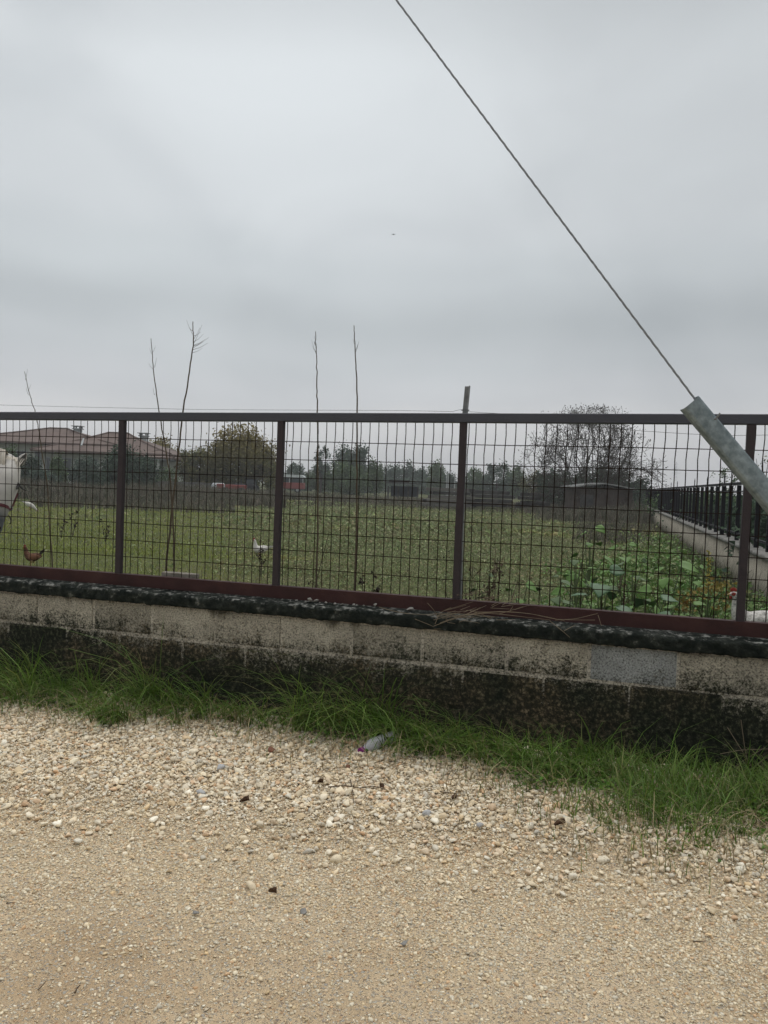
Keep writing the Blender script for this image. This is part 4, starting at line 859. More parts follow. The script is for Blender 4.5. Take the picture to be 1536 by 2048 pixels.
# lead rope end curling out beside the cheek
rope_m = mat('dark rope', [(.012, .011, .010), (.03, .028, .025)], scale=40, rough=.8)
mb = MB(); mb.tube([dep(x, y, HD-.16)-g0 for x, y in ((36, 965), (38, 969), (42, 975), (47, 979), (53, 981))], [.004, .0055, .006, .0055, .004], 6); mb.build('halter_strap_end', rope_m, hb, True)
mb = MB(); mb.tube([dep(x, y, HD-.16)-g0 for x, y in ((17, 1031), (20, 1034), (22, 1040), (21, 1047), (19, 1048))], .005, 6); mb.build('halter_strap_end', rope_m, hb, True)

# small bird high in the sky
bp_ = dep(787, 469, 55); e = empty('bird', 'tiny dark bird gliding high in the grey sky', 'bird', bp_); bird_m = mat('dark bird plumage', [(.03, .03, .032), (.05, .05, .052)], scale=10)
mb = MB(); mb.ell((0, 0, 0), (.035, .10, .03), (r0, AW, np.array([0, 0, 1.])), 10, 8); mb.ell(-AW*.1+np.array([0, 0, .01]), (.02, .03, .02), (r0, AW, np.array([0, 0, 1.])), 8, 6); mb.build('body', bird_m, e, True)
for s in (-1, 1):
    mb = MB(); mb.rings([np.array([r0*s*x+AW*(y+c*a)+np.array([0, 0, z+.006*b_]) for a, b_ in ((-1, 0), (0, 1), (1, 0), (0, -1))]) for x, y, z, c in ((.02, 0, .01, .05), (.08, -.01, .022, .045), (.13, .01, .016, .032), (.165, .03, .006, .008))]); mb.build('wing', bird_m, e)
# ================================================================== SIDE WALL AND IRON FENCE
XS = 1.71
sw = empty('boundary_wall', 'pale rendered concrete wall running back along the field under the iron fence', 'wall', (XS+.1, 24, 0)); sw_off = np.array([XS+.1, 24, 0])
render_m = wall_mat('stained render', (.30, .275, .225), .10, .8)
cope_m = mat('grey coping', [(.07, .068, .06), (.16, .155, .14), (.24, .23, .21)], scale=6, rough=.9, bump=.5, bscale=40)
ys_ = np.linspace(3.97, 47, 260); V = []; 
for y in ys_:
    w_ = .012*(fbm(np.array([y]), np.array([0.]), .8, 3)[0]-.5)
    V += [(XS+w_-sw_off[0], y-sw_off[1], -.1), (XS+w_-sw_off[0], y-sw_off[1], .545), (XS+.2-sw_off[0], y-sw_off[1], .545), (XS+.2-sw_off[0], y-sw_off[1], -.1)]
k = len(ys_); i = (np.arange(k-1)[:, None]*4+np.arange(4)[None]).ravel(); j = (np.arange(k-1)[:, None]*4+(np.arange(4)+1)[None] % 4).ravel()
np_mesh('rendered_wall', np.array(V), [np.stack([i, j, j+4, i+4], 1)], render_m, sw)
V = []; pr = [(-.03, .547), (-.034, .575), (-.026, .598), (.1, .604), (.225, .598), (.23, .575), (.22, .547)]
for y in ys_:
    for q, (x, z) in enumerate(pr):
        d = .010*mnoise.noise(Vector((q*3, y*4.1, 1)))+.006*mnoise.noise(Vector((q*3, y*13, 1))); V.append((XS+x+d-sw_off[0], y-sw_off[1], z+d*.8))
n = len(pr); i = (np.arange(k-1)[:, None]*n+np.arange(n)[None]).ravel(); j = (np.arange(k-1)[:, None]*n+(np.arange(n)+1)[None] % n).ravel()
np_mesh('coping', np.array(V), [np.stack([i, j, j+n, i+n], 1)], cope_m, sw, smooth=True)
iron_m = mat('black iron paint', [(.006, .006, .008), (.012, .012, .015)], scale=12, rough=.7, spec=.15)
sf = empty('iron_fence', 'tall black iron bar fence with spikes standing on the pale side wall', 'fence', (XS+.1, 24, .6)); sfo = np.array([XS+.1, 24, .6])
ZT = 1.46
mb = MB(); mb.box((0, 0, ZT-.6-.02), (.045, 39.4, .04)); mb.box((0, 0, ZT-.6-.135), (.02, 39.4, .018)); mb.box((0, 0, .10), (.035, 39.4, .03)); mb.build('rails', iron_m, sf)
yb = 4.4; cnt = 0
while yb < 43.6:
    big = cnt % 3 == 0
    mb = MB(); w_ = .062 if big else .055
    mb.box((0.0, yb-sfo[1], (ZT-.6)/2-.022), (w_, w_, ZT-.6-.046)); o = mb.build('bar', iron_m, sf)
    if big:
        mb = MB(); c = np.array([0, yb-sfo[1], ZT-.6]); mb.tube([c+(0, 0, 0), c+(0, 0, .06), c+(0, 0, .11), c+(0, 0, .165)], [.011, .010, .012, .0015], 6); mb.build('spike', iron_m, o)
    yb += .80; cnt += 1

# ================================================================== FIELD VEGETATION
fld_m = mat('field weeds', [(.30, .40, .25), (1, 1, 1), (1.0, .95, .9), (1.9, 1.6, 1.0)], scale=.32, rough=.8, islcols=[(0.164, 0.222, 0.086), (0.222, 0.272, 0.114), (0.179, 0.222, 0.114), (0.268, 0.305, 0.150), (0.251, 0.222, 0.120), (0.143, 0.196, 0.086), (0.305, 0.322, 0.183), (0.196, 0.179, 0.100)], isl=.28, spec=.15, thin=.15)
lawn_m = mat('short lawn grass', [(.35, .45, .3), (1, 1, 1), (1.0, .95, .9), (1.8, 1.45, 1.0)], scale=.4, rough=.8, islcols=[(0.186, 0.240, 0.054), (0.236, 0.277, 0.062), (0.165, 0.210, 0.054), (0.271, 0.277, 0.080), (0.205, 0.233, 0.066)], isl=.22, spec=.15, thin=.15)
def lawnmask(x, y):                                             # the trodden, short grazed part on the left
    v = np.stack([x, y], 1)-0; s = (v@r0[:2])/(v@AW[:2]+1e-6); return np.clip((-.13-s)/.10+.6*(fbm(x, y, .35, 41)-.5), 0, 1)
def fieldpts(n, d0, d1, s0=-.56, s1=.36, pw=1.0):
    D = d0+(d1-d0)*rng.random(n)**pw; s = rng.uniform(s0, s1, n); P = AW[None]*D[:, None]+r0[None]*(s*D)[:, None]; P = P[(P[:, 1] > 3.96) & (P[:, 0] < XS-.02)]
    P[:, 2] = fieldz(P[:, 0], P[:, 1]); return P
g = NP(); gl = NP()
for n, d0, d1, sz, hh in ((52000, 4.2, 11, (.018, .045), (.0, .085)), (52000, 10, 22, (.035, .085), (.0, .10)), (42000, 20, 46, (.07, .18), (.0, .13))):
    P = fieldpts(n, d0, d1); lm = lawnmask(P[:, 0], P[:, 1]); P = P[rng.random(len(P)) > lm*.93]; n_ = len(P)
    cl_ = np.clip(fbm(P[:, 0], P[:, 1], 1.1 if d0 < 9 else .5, 51)*1.6-.2, .05, 1.2); P[:, 2] += rng.uniform(*hh, n_)*cl_; g.add(*leaves(P, rng.uniform(*sz, n_)*(.6+.6*cl_), updown=1.0, asp=.5))
for n, d0, d1, w_, hh in ((46000, 4.2, 11, .0045, .07), (40000, 10, 24, .010, .09), (36000, 22, 46, .022, .12)):
    P = fieldpts(n, d0, d1); lm = lawnmask(P[:, 0], P[:, 1]); P = P[rng.random(len(P)) > lm*.93]; n_ = len(P)
    cl_ = np.clip(fbm(P[:, 0], P[:, 1], .8, 61)*1.7-.15, .15, 1.3); g.add(*blades(P, rng.uniform(.4, 1.3, n_)*hh*cl_, np.full(n_, w_), rng.uniform(.2, 1.5, n_), None, 2))
for n, d0, d1, w_, hh in ((50000, 5.0, 13, .005, .045), (50000, 12, 32, .013, .06)):
    P = fieldpts(n, d0, d1, -.56, .0); lm = lawnmask(P[:, 0], P[:, 1]); P = P[rng.random(len(P)) < lm]; n_ = len(P); gl.add(*blades(P, rng.uniform(.4, 1.3, n_)*hh, np.full(n_, w_), rng.uniform(.2, 1.7, n_), None, 2))
stuff(g.build('field_weeds', fld_m), 'low grey green weeds and grass covering the field behind the fence', 'field')
stuff(gl.build('lawn_grass', lawn_m), 'short olive grass of the grazed part of the field', 'grass')
# tall dead growth along the far side of the field
tall_m = mat('tall dead growth', [(.6, .6, .6), (1.1, 1.1, 1.1)], scale=.4, rough=.9, islcols=[(0.098, 0.090, 0.067), (0.134, 0.120, 0.090), (0.081, 0.085, 0.059), (0.116, 0.126, 0.081), (0.157, 0.134, 0.104)], isl=.25, spec=.1)
g = NP()
def band_pts(n, pxa, pxb, da, db):
    px = rng.uniform(pxa, pxb, n) if pxb-pxa > 400 else pxa-40+(pxb-pxa+80)*rng.beta(2.2, 2.2, n); D = rng.uniform(da, db, n); s = (px-768)/F; P = AW[None]*D[:, None]+r0[None]*(s*D)[:, None]; P[:, 2] = 0; return P, px, D
for n, a, b, d0, d1, h0, h1, w_ in ((20000, -180, 570, 34, 56, .35, 1.0, .05), (2600, 60, 470, 27, 35, .2, .55, .03), (9000, 540, 1300, 47, 60, .15, .55, .05), (2500, 560, 1300, 38, 46, .1, .38, .04), (3600, 1100, 1310, 30, 37, .2, .95, .03), (1800, 1180, 1300, 38, 44, .4, 1.2, .035), (1500, 1080, 1150, 36, 42, .2, .5, .04), (2500, 1180, 1290, 18, 28, .15, .5, .02)):
    P, px, D = band_pts(n, a, b, d0, d1); P = P[(P[:, 0] < XS-.05)]; n_ = len(P); hm = np.clip(fbm(P[:, 0], P[:, 1], .22, 71)*1.5, .35, 1.2)
    g.add(*blades(P, rng.uniform(h0, h1, n_)*hm, rng.uniform(.5, 1.3, n_)*w_, rng.uniform(.1, .9, n_), None, 2)); n2_ = n_//2
    Q = P[:n2_].copy(); Q[:, 2] += rng.uniform(.1, .9, n2_)*h1*hm[:n2_]*.8; g.add(*leaves(Q, rng.uniform(.05, .16, n2_)*(w_/.05)**.6))
stuff(g.build('tall_weeds', tall_m), 'tall brownish dead weeds along the far edge of the field', 'weeds')
# fresh green growth at the right, by the side wall
cov_m = mat('fresh weeds', [(.6, .6, .6), (1.1, 1.1, 1.1)], scale=2, rough=.6, islcols=[(0.100, 0.196, 0.040), (0.144, 0.248, 0.055), (0.086, 0.155, 0.040), (0.223, 0.248, 0.084), (0.123, 0.207, 0.055), (0.189, 0.207, 0.092), (0.110, 0.228, 0.052)], isl=.28, spec=.3, thin=.2)
g = NP()
for n, d0, d1, px0, px1, sz, hm in ((15000, 4.25, 7.5, 960, 1560, (.02, .07), .26), (17000, 7, 13, 1090, 1540, (.035, .09), .24), (5000, 12, 22, 1200, 1500, (.05, .11), .25)):
    P, px, D = band_pts(n, px0, px1, d0, d1); P = P[(P[:, 0] < XS-.03) & (P[:, 1] > 3.97)]; c_ = fbm(P[:, 0], P[:, 1], 1.5, 81); m_ = rng.random(len(P)) < np.clip((c_-.30)/.2, 0, 1)*np.clip(((P@r0)/(P@AW)*F+768-px0)/130, .1, 1); P = P[m_]; n_ = len(P)
    P[:, 2] += rng.uniform(0, 1, n_)**1.2*hm*np.clip(fbm(P[:, 0], P[:, 1], 1.5, 81)*2-.4, .1, 1.3); g.add(*leaves(P, rng.uniform(*sz, n_), updown=1.8, asp=.6)); 
stuff(g.build('weed_cover', cov_m), 'fresh green leafy weeds covering the ground by the side wall', 'ground cover')
g = NP(); P, px, D = band_pts(2200, 1330, 1560, 5, 22); P = P[(P[:, 0] < XS-.03) & (P[:, 0] > XS-.55) & (P[:, 1] > 4)]; n_ = len(P); g.add(*blades(P, rng.uniform(.15, .5, n_), np.full(n_, .008), rng.uniform(.1, 1.0, n_), None, 3)); stuff(g.build('dry_stalks', tall_m), 'dry upright stalks along the foot of the side wall', 'weeds')

# broad-leaved plants, each its own
bl_m = mat('broad fresh leaf', [(0.065, 0.135, 0.021), (0.090, 0.176, 0.030)], scale=14, rough=.55, isl=.22, spec=.35, thin=.25)
bd_m = mat('broad dark leaf', [(0.037, 0.088, 0.033), (0.053, 0.112, 0.043)], scale=14, rough=.5, isl=.2, spec=.4, thin=.2)
bp_m = mat('pale wilted leaf', [(0.064, 0.101, 0.045), (0.090, 0.128, 0.060)], scale=14, rough=.7, isl=.2, thin=.2)
by_m = mat('yellowing leaf', [(.16, .13, .03), (.24, .19, .05), (.18, .09, .025)], scale=9, rough=.7, isl=.3, thin=.2)
gst_m = mat('green stalk', [(.05, .075, .025), (.08, .10, .04)], scale=10, rough=.6)
def leafblade(c, d, nrm, L, wid, nseg=6):                        # a lobed, cupped leaf blade with a midrib
    d = d/np.linalg.norm(d); s_ = np.cross(nrm, d); s_ /= np.linalg.norm(s_); n_ = np.cross(d, s_); V = []; 
    prof_ = [.10, .78, 1.0, .92, .66, .36, .02][:nseg+1]
    for i_ in range(nseg+1):
        t = i_/nseg; w_ = wid*L*prof_[i_]*(1+random.uniform(-.10, .10)); sag = -.30*L*t*t+random.uniform(-.01, .01)*L
        mid = c+d*L*(t-.06)+n_*sag
        for q in (-1, -.55, 0, .55, 1): V.append(mid+s_*w_*q+n_*(.16*w_*abs(q)+random.uniform(-.03, .03)*L)-d*L*.12*abs(q)*(t < .5))
    Fq = [(5*i_+q, 5*i_+q+1, 5*i_+q+6, 5*i_+q+5) for i_ in range(nseg) for q in range(4)]
    return V, Fq
def broad(px, D, ytop, label, nl, L0, m, spread=.2, group=None, cat='plant'):
    L0 *= .72
    g0 = ground(px, D); h = zat(px, ytop, D); e = empty('broad_leaf_plant', label, cat, g0)
    nl = int(nl*1.7)
    for k_ in range(nl):
        t = 1-.75*k_/max(1, nl-1)+random.uniform(-.04, .04); a = k_*2.4+random.uniform(-.4, .4); rr = spread*(1.15-.8*t)+random.uniform(0, .04)
        tip = np.array([math.cos(a)*rr, math.sin(a)*rr, h*t*.92]); mb = MB(); base = np.array([math.cos(a)*.012, math.sin(a)*.012, h*t*.30]); mid = (base+tip)/2+np.array([0, 0, .03])
        mb.tube([base, mid, tip], [.006, .0045, .003], 5); s_ = mb.build('leaf_stalk', gst_m, e)
        toc = CAM-(g0+tip); toc /= np.linalg.norm(toc); nr = np.array([0, 0, 1.])*random.uniform(.6, 1)+toc*random.uniform(0, .45)+rng.normal(0, .25, 3)
        mb = MB(); mb.add(*leafblade(tip, np.array([math.cos(a), math.sin(a), random.uniform(-.5, .25)]), nr, L0*random.uniform(.5, 1.2), .52)); o = mb.build('leaf', m, s_, True); md = o.modifiers.new('s', 'SOLIDIFY'); md.thickness = .001
    mb = MB(); mb.tube([(0, 0, 0), (0.01, 0, h*.4), (0, .01, h*.78)], [.010, .008, .005], 6); mb.build('main_stalk', gst_m, e)
broad(1185, 8.6, 1042, 'tallest bright green broad-leaved plant, its top leaf nearest the hut', 6, .17, bl_m)
broad(1247, 8.0, 1078, 'bright green plant with one upright rounded top leaf, left of the side wall', 5, .17, bl_m)
broad(1158, 7.8, 1082, 'plant with a pale curled leaf on a thin stalk among the broad green ones', 5, .12, bp_m)
broad(1272, 7.0, 1106, 'plant with thin pale drooping leaf tips beside the withered stalk', 5, .13, bp_m)
broad(1212, 5.9, 1132, 'broad dark bluish green plant in the middle of the leafy group', 7, .20, bd_m, .17)
broad(1345, 6.6, 1112, 'bright green plant with the largest upright leaf, nearest the side wall', 6, .19, bl_m)
broad(1312, 5.2, 1180, 'low dark green plant with large leaves close behind the red rail', 6, .17, bd_m, .15)
broad(1108, 5.3, 1146, 'low plant with pale wilted leaves at the left of the green growth', 6, .13, bp_m)
broad(1118, 4.7, 1186, 'pale silvery leaved plant right behind the red rail', 6, .13, bp_m, .13)
broad(1042, 5.1, 1146, 'small plant with one pale leaf, right of the brown dry weed', 5, .10, bl_m, .12)
broad(972, 5.4, 1142, 'small pale leaved plant behind the tangle of dark dry weed', 4, .10, bp_m, .1)
broad(1160, 6.3, 1122, 'mid green plant with drooping leaves behind the pale wilted one', 6, .14, bl_m, .16)
broad(1395, 7.4, 1128, 'mid green plant against the foot of the pale side wall', 5, .13, bl_m, .16)
broad(1380, 5.2, 1188, 'low bright green plant left of the speckled hen', 6, .12, bl_m, .14)
g0 = ground(1425, 6.4); e = empty('yellowing_plant', 'yellow and rust leaved plant with an upright yellow spike by the side wall', 'plant', g0)
mb = MB(); hsp = zat(1422, 1102, 6.4); mb.tube([(0, 0, 0), (.01, 0, hsp*.5), (-.01, 0, hsp)], [.006, .005, .003], 5)
tips = []
for k_ in range(16):
    a = random.uniform(0, 2*PI); t = random.uniform(.1, .5); b = np.array([math.cos(a)*.22*random.uniform(.3, 1), math.sin(a)*.2*random.uniform(.3, 1), hsp*random.uniform(.35, .68)]); mb.tube([(0, 0, hsp*t*.5), b*.5+np.array([0, 0, hsp*.2]), b], [.004, .003, .002], 4); tips.append(b)
mb.build('stalks', gst_m, e)
Q = np.array([random.choice(tips)+rng.normal(0, .035, 3) for _ in range(300)]); g = NP(); g.add(*leaves(Q, rng.uniform(.02, .05, 300), asp=.65)); g.build('foliage', by_m, e)
Q = np.array([(rng.normal(0, .010), rng.normal(0, .010), hsp*t) for t in rng.uniform(.62, 1, 90)]); g = NP(); g.add(*leaves(Q, rng.uniform(.012, .03, 90), asp=.7)); g.build('flower_spike', mat('yellow flower', [(.26, .22, .04), (.36, .30, .06)], scale=20), e)

# ================================================================== FAR BACKGROUND
bark_m = mat('bark', [(.030, .026, .020), (.060, .052, .042)], scale=4, rough=.9)
def fol(name, cols, top=None): return mat(name, [(.65, .65, .65), (1.15, 1.15, 1.15)], scale=.7, rough=.8, islcols=cols, isl=.30, spec=.12, zgrad=top, thin=.12)
F_dark = fol('dark evergreen foliage', [(0.030, 0.054, 0.034), (0.044, 0.072, 0.045), (0.056, 0.087, 0.052)])
F_mid = fol('mid green foliage', [(0.061, 0.104, 0.049), (0.086, 0.133, 0.060), (0.105, 0.152, 0.070)])
F_blue = fol('dull blue green foliage', [(0.060, 0.095, 0.069), (0.079, 0.116, 0.086), (0.099, 0.133, 0.098)])
F_yel = fol('yellow green foliage', [(0.110, 0.124, 0.042), (0.140, 0.139, 0.051), (0.088, 0.109, 0.042), (0.177, 0.155, 0.056)])
F_och = fol('ochre autumn foliage', [(0.069, 0.083, 0.039), (0.100, 0.105, 0.046), (0.130, 0.120, 0.050)], (1.8, 4.6, (.19, .155, .045)))
def crown_mesh(name, cx, cz, rx, rz, n, lsz, m, parent, nclump=46, shape=2.0, low=-1.0, gap=.16):
    n = int(n*2.2); lsz *= 1.05
    K = nclump; d = rng.normal(size=(K, 3)); d /= np.linalg.norm(d, axis=1)[:, None]; rad = rng.uniform(.35, 1.0, K)**.6; c = d*rad[:, None]; c = c[c[:, 2] > low]
    c = c*np.array([rx, rx*.9, rz])*rng.uniform(.82, 1.05, (len(c), 1)); k = rng.integers(0, len(c), n); s = rng.uniform(.5, 1.25, len(c))[k]
    P = c[k]+rng.normal(size=(n, 3))*gap*np.array([rx, rx, rz*.9+.1*rx])*s[:, None]; P += np.array([cx, 0, cz]); P[:, 2] = np.maximum(P[:, 2], .03)
    nr = c[k]/np.array([rx, rx, rz])+rng.normal(0, .7, (n, 3)); g = NP(); g.add(*leaves(P, rng.uniform(.6, 1.4, n)*lsz, nr, .6)); return g.build(name, m, parent), c+np.array([cx, 0, cz])
def tree(px, ytop, wpx, D, label, m, name='tree', cat='tree', n=2600, lsz=.16, base=.25, nclump=46, group=None, limbs=7, gap=.19):
    g0 = ground(px, D); h = zat(px, ytop, D); w = wpx/F*D; e = empty(name, label, cat, g0, group=group)
    z0 = h*base; rz = (h-z0)/2; _, cc = crown_mesh('crown', 0, z0+rz, w/2*.98, rz*1.02, n, lsz, m, e, nclump, gap=gap)
    mb = MB(); r = max(.05, h*.022); mb.tube([(0, 0, -.05), (.02*h, 0, h*.3), (0, .02*h, h*.62)], [r, r*.75, r*.35], 7)
    for _ in range(limbs):
        t = cc[rng.integers(0, len(cc))]; z1 = rng.uniform(.12, .5)*h; a = np.array([.02*h*z1/h, 0, z1]); mb.tube([a, (a+t)/2+np.array([0, 0, -.03*h]), t], [r*.42, r*.28, r*.10], 5)
    mb.build('trunk', bark_m, e); return e
sh = dict(name='shrub', cat='shrub', base=.0, limbs=4)
tree(486, 862, 142, 58, 'big round ochre and dark green autumn tree behind the field', F_och, n=6500, lsz=.20, base=.06, nclump=95)
tree(392, 893, 82, 60, 'yellow green tree between the house porch and the ochre tree', F_yel, n=2600, lsz=.18, base=.05)
tree(432, 905, 50, 62, 'small pale green tree at the left flank of the ochre tree', F_yel, n=1500, lsz=.17, base=.1)
tree(323, 878, 60, 78, 'ochre tree top showing over the right end of the tiled roof', F_och, n=1400, lsz=.22)
tree(545, 915, 40, 56, 'thin leafed yellowish tree at the right flank of the ochre tree', F_yel, n=650, lsz=.16, base=.05)
tree(262, 893, 108, 52, 'large dark evergreen shrub hiding the middle of the house', F_dark, n=4200, lsz=.17, nclump=70, **sh)
tree(57, 912, 46, 51, 'dark conical shrub in front of the left part of the house', F_dark, n=1500, lsz=.15, **sh)
tree(12, 888, 46, 51, 'grey green shrub at the left edge behind the horse head', F_mid, n=1500, lsz=.15, **sh)
tree(116, 915, 36, 52, 'mid green shrub under the front eave of the house', F_mid, n=1500, lsz=.15, **sh)
tree(170, 915, 56, 53, 'mid green shrub left of the large dark evergreen', F_blue, n=1800, lsz=.15, **sh)
tree(84, 941, 60, 50, 'low hedge bush in front of the house, right of the conical shrub', F_blue, n=1500, lsz=.14, **sh)
tree(200, 942, 56, 50, 'low dark bush touching the large evergreen on its left', F_dark, n=1300, lsz=.14, **sh)
tree(330, 938, 60, 57, 'low green bush below the porch roof', F_mid, n=1000, lsz=.14, **sh)
tree(592, 928, 60, 92, 'bluish green tree behind the red trailer', F_blue, n=1400, lsz=.24, base=.05)
tree(641, 890, 38, 84, 'wispy half bare tree between the trailer and the grey green tree', F_blue, n=380, lsz=.24, base=.25, limbs=22, gap=.10)
tree(640, 930, 60, 86, 'low green tree at the foot of the wispy half bare tree', F_mid, n=1500, lsz=.22, base=.0)
tree(688, 896, 50, 86, 'left and taller crown of the grey green pair of trees', F_blue, n=1700, lsz=.24, base=.1)
tree(718, 895, 46, 86, 'right crown of the grey green pair of trees', F_blue, n=1700, lsz=.24, base=.1)
tree(700, 925, 96, 80, 'dark bushy tree in front of the grey green pair', F_mid, n=2400, lsz=.24, base=.0)
tree(750, 915, 34, 80, 'small dark tree with loose leaves right of the grey green pair', F_mid, n=900, lsz=.22, base=.0)
tree(787, 932, 60, 108, 'rounded hazy tree left of the poplar', F_blue, n=1500, lsz=.28, base=.0)
tree(818, 921, 28, 110, 'slim upright poplar in the far tree line', F_blue, name='poplar_tree', n=1100, lsz=.28, base=.0)
tree(842, 934, 40, 112, 'low hazy tree right of the poplar', F_blue, n=1100, lsz=.28, base=.0)
tree(871, 922, 42, 100, 'pointed green tree above the timber pile', F_mid, n=1400, lsz=.26, base=.0)
tree(896, 945, 40, 105, 'low hazy tree behind the thin white poles', F_blue, n=900, lsz=.26, base=.0)
tree(950, 934, 46, 98, 'low grey green tree just right of the post with the stake', F_mid, n=1300, lsz=.24, base=.0)
tree(992, 920, 58, 90, 'grey green tree with a gappy top above the dark timber stack', F_blue, n=1300, lsz=.24, base=.0, gap=.13)
tree(1030, 930, 50, 94, 'plain green tree left of the bare bush', F_mid, n=1400, lsz=.24, base=.0)
tree(1072, 940, 60, 88, 'low brownish green tree behind the left side of the bare bush', F_yel, n=1000, lsz=.22, base=.0)
for px, yt, w in ((1105, 944, 70), (1150, 938, 76), (1200, 936, 80), (1248, 942, 70), (1284, 962, 46)):
    tree(px, yt-4, w*1.15, 56, 'dark rounded bush of the hedge behind the hut and the bare bush', F_dark, n=1500, lsz=.17, group='hedge bushes behind the hut', **sh)
for px, yt, w, D in ((575, 950, 60, 100), (620, 948, 60, 98), (760, 950, 60, 105), (815, 952, 60, 106), (862, 955, 60, 108), (915, 957, 60, 106), (970, 955, 60, 104), (1015, 958, 60, 104), (1055, 958, 60, 100), (665, 950, 60, 98), (715, 950, 60, 98), (440, 935, 60, 75), (390, 938, 60, 72)):
    tree(px, yt, w*1.25, D, 'low hazy bush filling the foot of the far tree line', F_blue, n=700, lsz=.26, group='low bushes of the far tree line', **sh)
tree(1452, 926, 64, 30, 'thin leafed shrub rising behind the iron fence at the right', F_mid, name='shrub', cat='shrub', n=130, lsz=.10, base=.3, limbs=26, gap=.11)
tree(1524, 902, 50, 26, 'sparse twiggy shrub at the right edge behind the iron fence', F_mid, name='shrub', cat='shrub', n=45, lsz=.09, base=.3, limbs=20, gap=.10)
for k_ in range(9):
    y = 12+k_*4.2; e = empty('shrub', 'low dark bush of the hedge seen through the iron fence', 'shrub', (XS+1.7+random.uniform(-.3, .5), y, 0), group='hedge bushes beyond the iron fence')
    crown_mesh('crown', 0, .62, 1.7, .68, 2200, .11, random.choice((F_dark, F_dark, F_mid)), e, 60); mb = MB(); mb.tube([(0, 0, 0), (0, .05, .9)], [.05, .02], 6); mb.build('trunk', bark_m, e)

# bare bush tree
rng = np.random.default_rng(5)
g0 = ground(1172, 40); hb_ = zat(1172, 806, 40); e = empty('bare_tree', 'wide nearly bare bushy tree with a few dark leaves at its twig tips', 'tree', g0); SG = []; TP = []
def grow(p, d, L, r, k):
    n_ = 3; q = p
    for i_ in range(n_):
        d = d+rng.normal(0, .12, 3)+np.array([0, 0, .01]); d /= np.linalg.norm(d); q2 = q+d*L/n_; SG.append((q, q2, r*(1-.16*i_), r*(1-.16*(i_+1)))); q = q2
        if k < 4 and i_ > 0 and rng.random() < .6: dd = d+rng.normal(0, .75, 3); grow(q, dd/np.linalg.norm(dd), L*rng.uniform(.5, .75), r*.5, k+1)
    if k < 4:
        for _ in range(2 if rng.random() < .75 else 3): dd = d+rng.normal(0, .58, 3); grow(q, dd/np.linalg.norm(dd), L*rng.uniform(.62, .82), r*.62, k+1)
    else: TP.append(q)
for k_ in range(19):
    a = k_*2.4; sp_ = rng.uniform(.25, 1.75); d = np.array([math.cos(a)*sp_, math.sin(a)*sp_, 1.0]); d /= np.linalg.norm(d); grow(np.array([math.cos(a)*.15, math.sin(a)*.15, 0]), d, rng.uniform(1.35, 1.75), .05, 0)
TPa = np.array(TP); sc_ = np.array([3.05/np.percentile(np.abs(TPa@r0), 93)]*2+[hb_/np.percentile(TPa[:, 2], 93)])
def dome(p):                                                    # the crown spreads and flattens towards its rim
    p = p*sc_; rr = np.hypot(p[:, 0], p[:, 1])/3.05; p[:, 2] *= 1-.22*np.clip(rr, 0, 1.2)**2; z = p[:, 2]; p[:, 2] = np.where(z > .78*hb_, .78*hb_+.22*hb_*np.tanh((z-.78*hb_)/(.26*hb_)), z); return p
A_ = dome(np.array([s[0] for s in SG])); B_ = dome(np.array([s[1] for s in SG])); ra = np.array([s[2] for s in SG]); rb = np.array([s[3] for s in SG]); ra = np.maximum(ra, .009); rb = np.maximum(rb, .008)
d = B_-A_; d /= np.linalg.norm(d, axis=1)[:, None]+1e-9; s1 = np.cross(d, np.array([.3, .5, .8])); s1 /= np.linalg.norm(s1, axis=1)[:, None]+1e-9; s2 = np.cross(d, s1); V = []
for Pn, rn in ((A_, ra), (B_, rb)):
    for q in range(4): t = PI/2*q; V.append(Pn+(s1*math.cos(t)+s2*math.sin(t))*rn[:, None])
V = np.stack(V, 1).reshape(-1, 3); b_ = (np.arange(len(A_))*8)[:, None]; np_mesh('trunk', V, [np.concatenate([b_+np.array([[q, (q+1) % 4, 4+(q+1) % 4, 4+q]]) for q in range(4)])], bark_m, e)
tp = dome(TPa); k = rng.integers(0, len(tp), 6500); P = tp[k]+rng.normal(0, .10, (6500, 3)); w_ = np.clip((P[:, 2]/hb_-.05)*1.0, .12, 1)*.8+.2*(P[:, 2] < hb_*.35); P = P[rng.random(len(P)) < w_]; P[:, 2] = np.maximum(P[:, 2], .1)
g = NP(); g.add(*leaves(P, rng.uniform(.05, .13, len(P)))); g.build('crown', fol('last dark leaves', [(.030, .034, .020), (.046, .046, .028), (.06, .055, .036)]), e)
print('bare tree', len(SG), len(TP))

# house
HDp = 60.0; k = HDp/F; hg = ground(150, HDp)
roof_m = mat('weathered clay tiles', [(.080, .056, .046), (.112, .080, .066), (.14, .102, .086)], scale=2.5, rough=.85, bump=.3, bscale=8)
hwall_m = mat('pale house render', [(.36, .38, .34), (.45, .46, .42)], scale=1.5, rough=.9)
hdark_m = mat('dark eave timber', [(.05, .035, .03), (.08, .06, .05)], scale=3, rough=.8); glass_m = mat('dark window glass', [(.03, .04, .045), (.05, .06, .065)], scale=2, rough=.15, spec=.6)
trim_m = mat('grey metal trim', [(.25, .27, .27), (.34, .36, .36)], scale=3, rough=.6)
house = empty('house', 'single storey house with hipped brown tile roofs behind shrubs at the left', 'house', hg); 
def hp(px, y, away=0.): return r0*((px-150)*k)+AW*away+np.array([0, 0, H+(968+.035*(px-768)-y)*k])
def hx(px): return (px-150)*k
def hv(x, a, z): return r0*x+AW*a+np.array([0, 0, z])
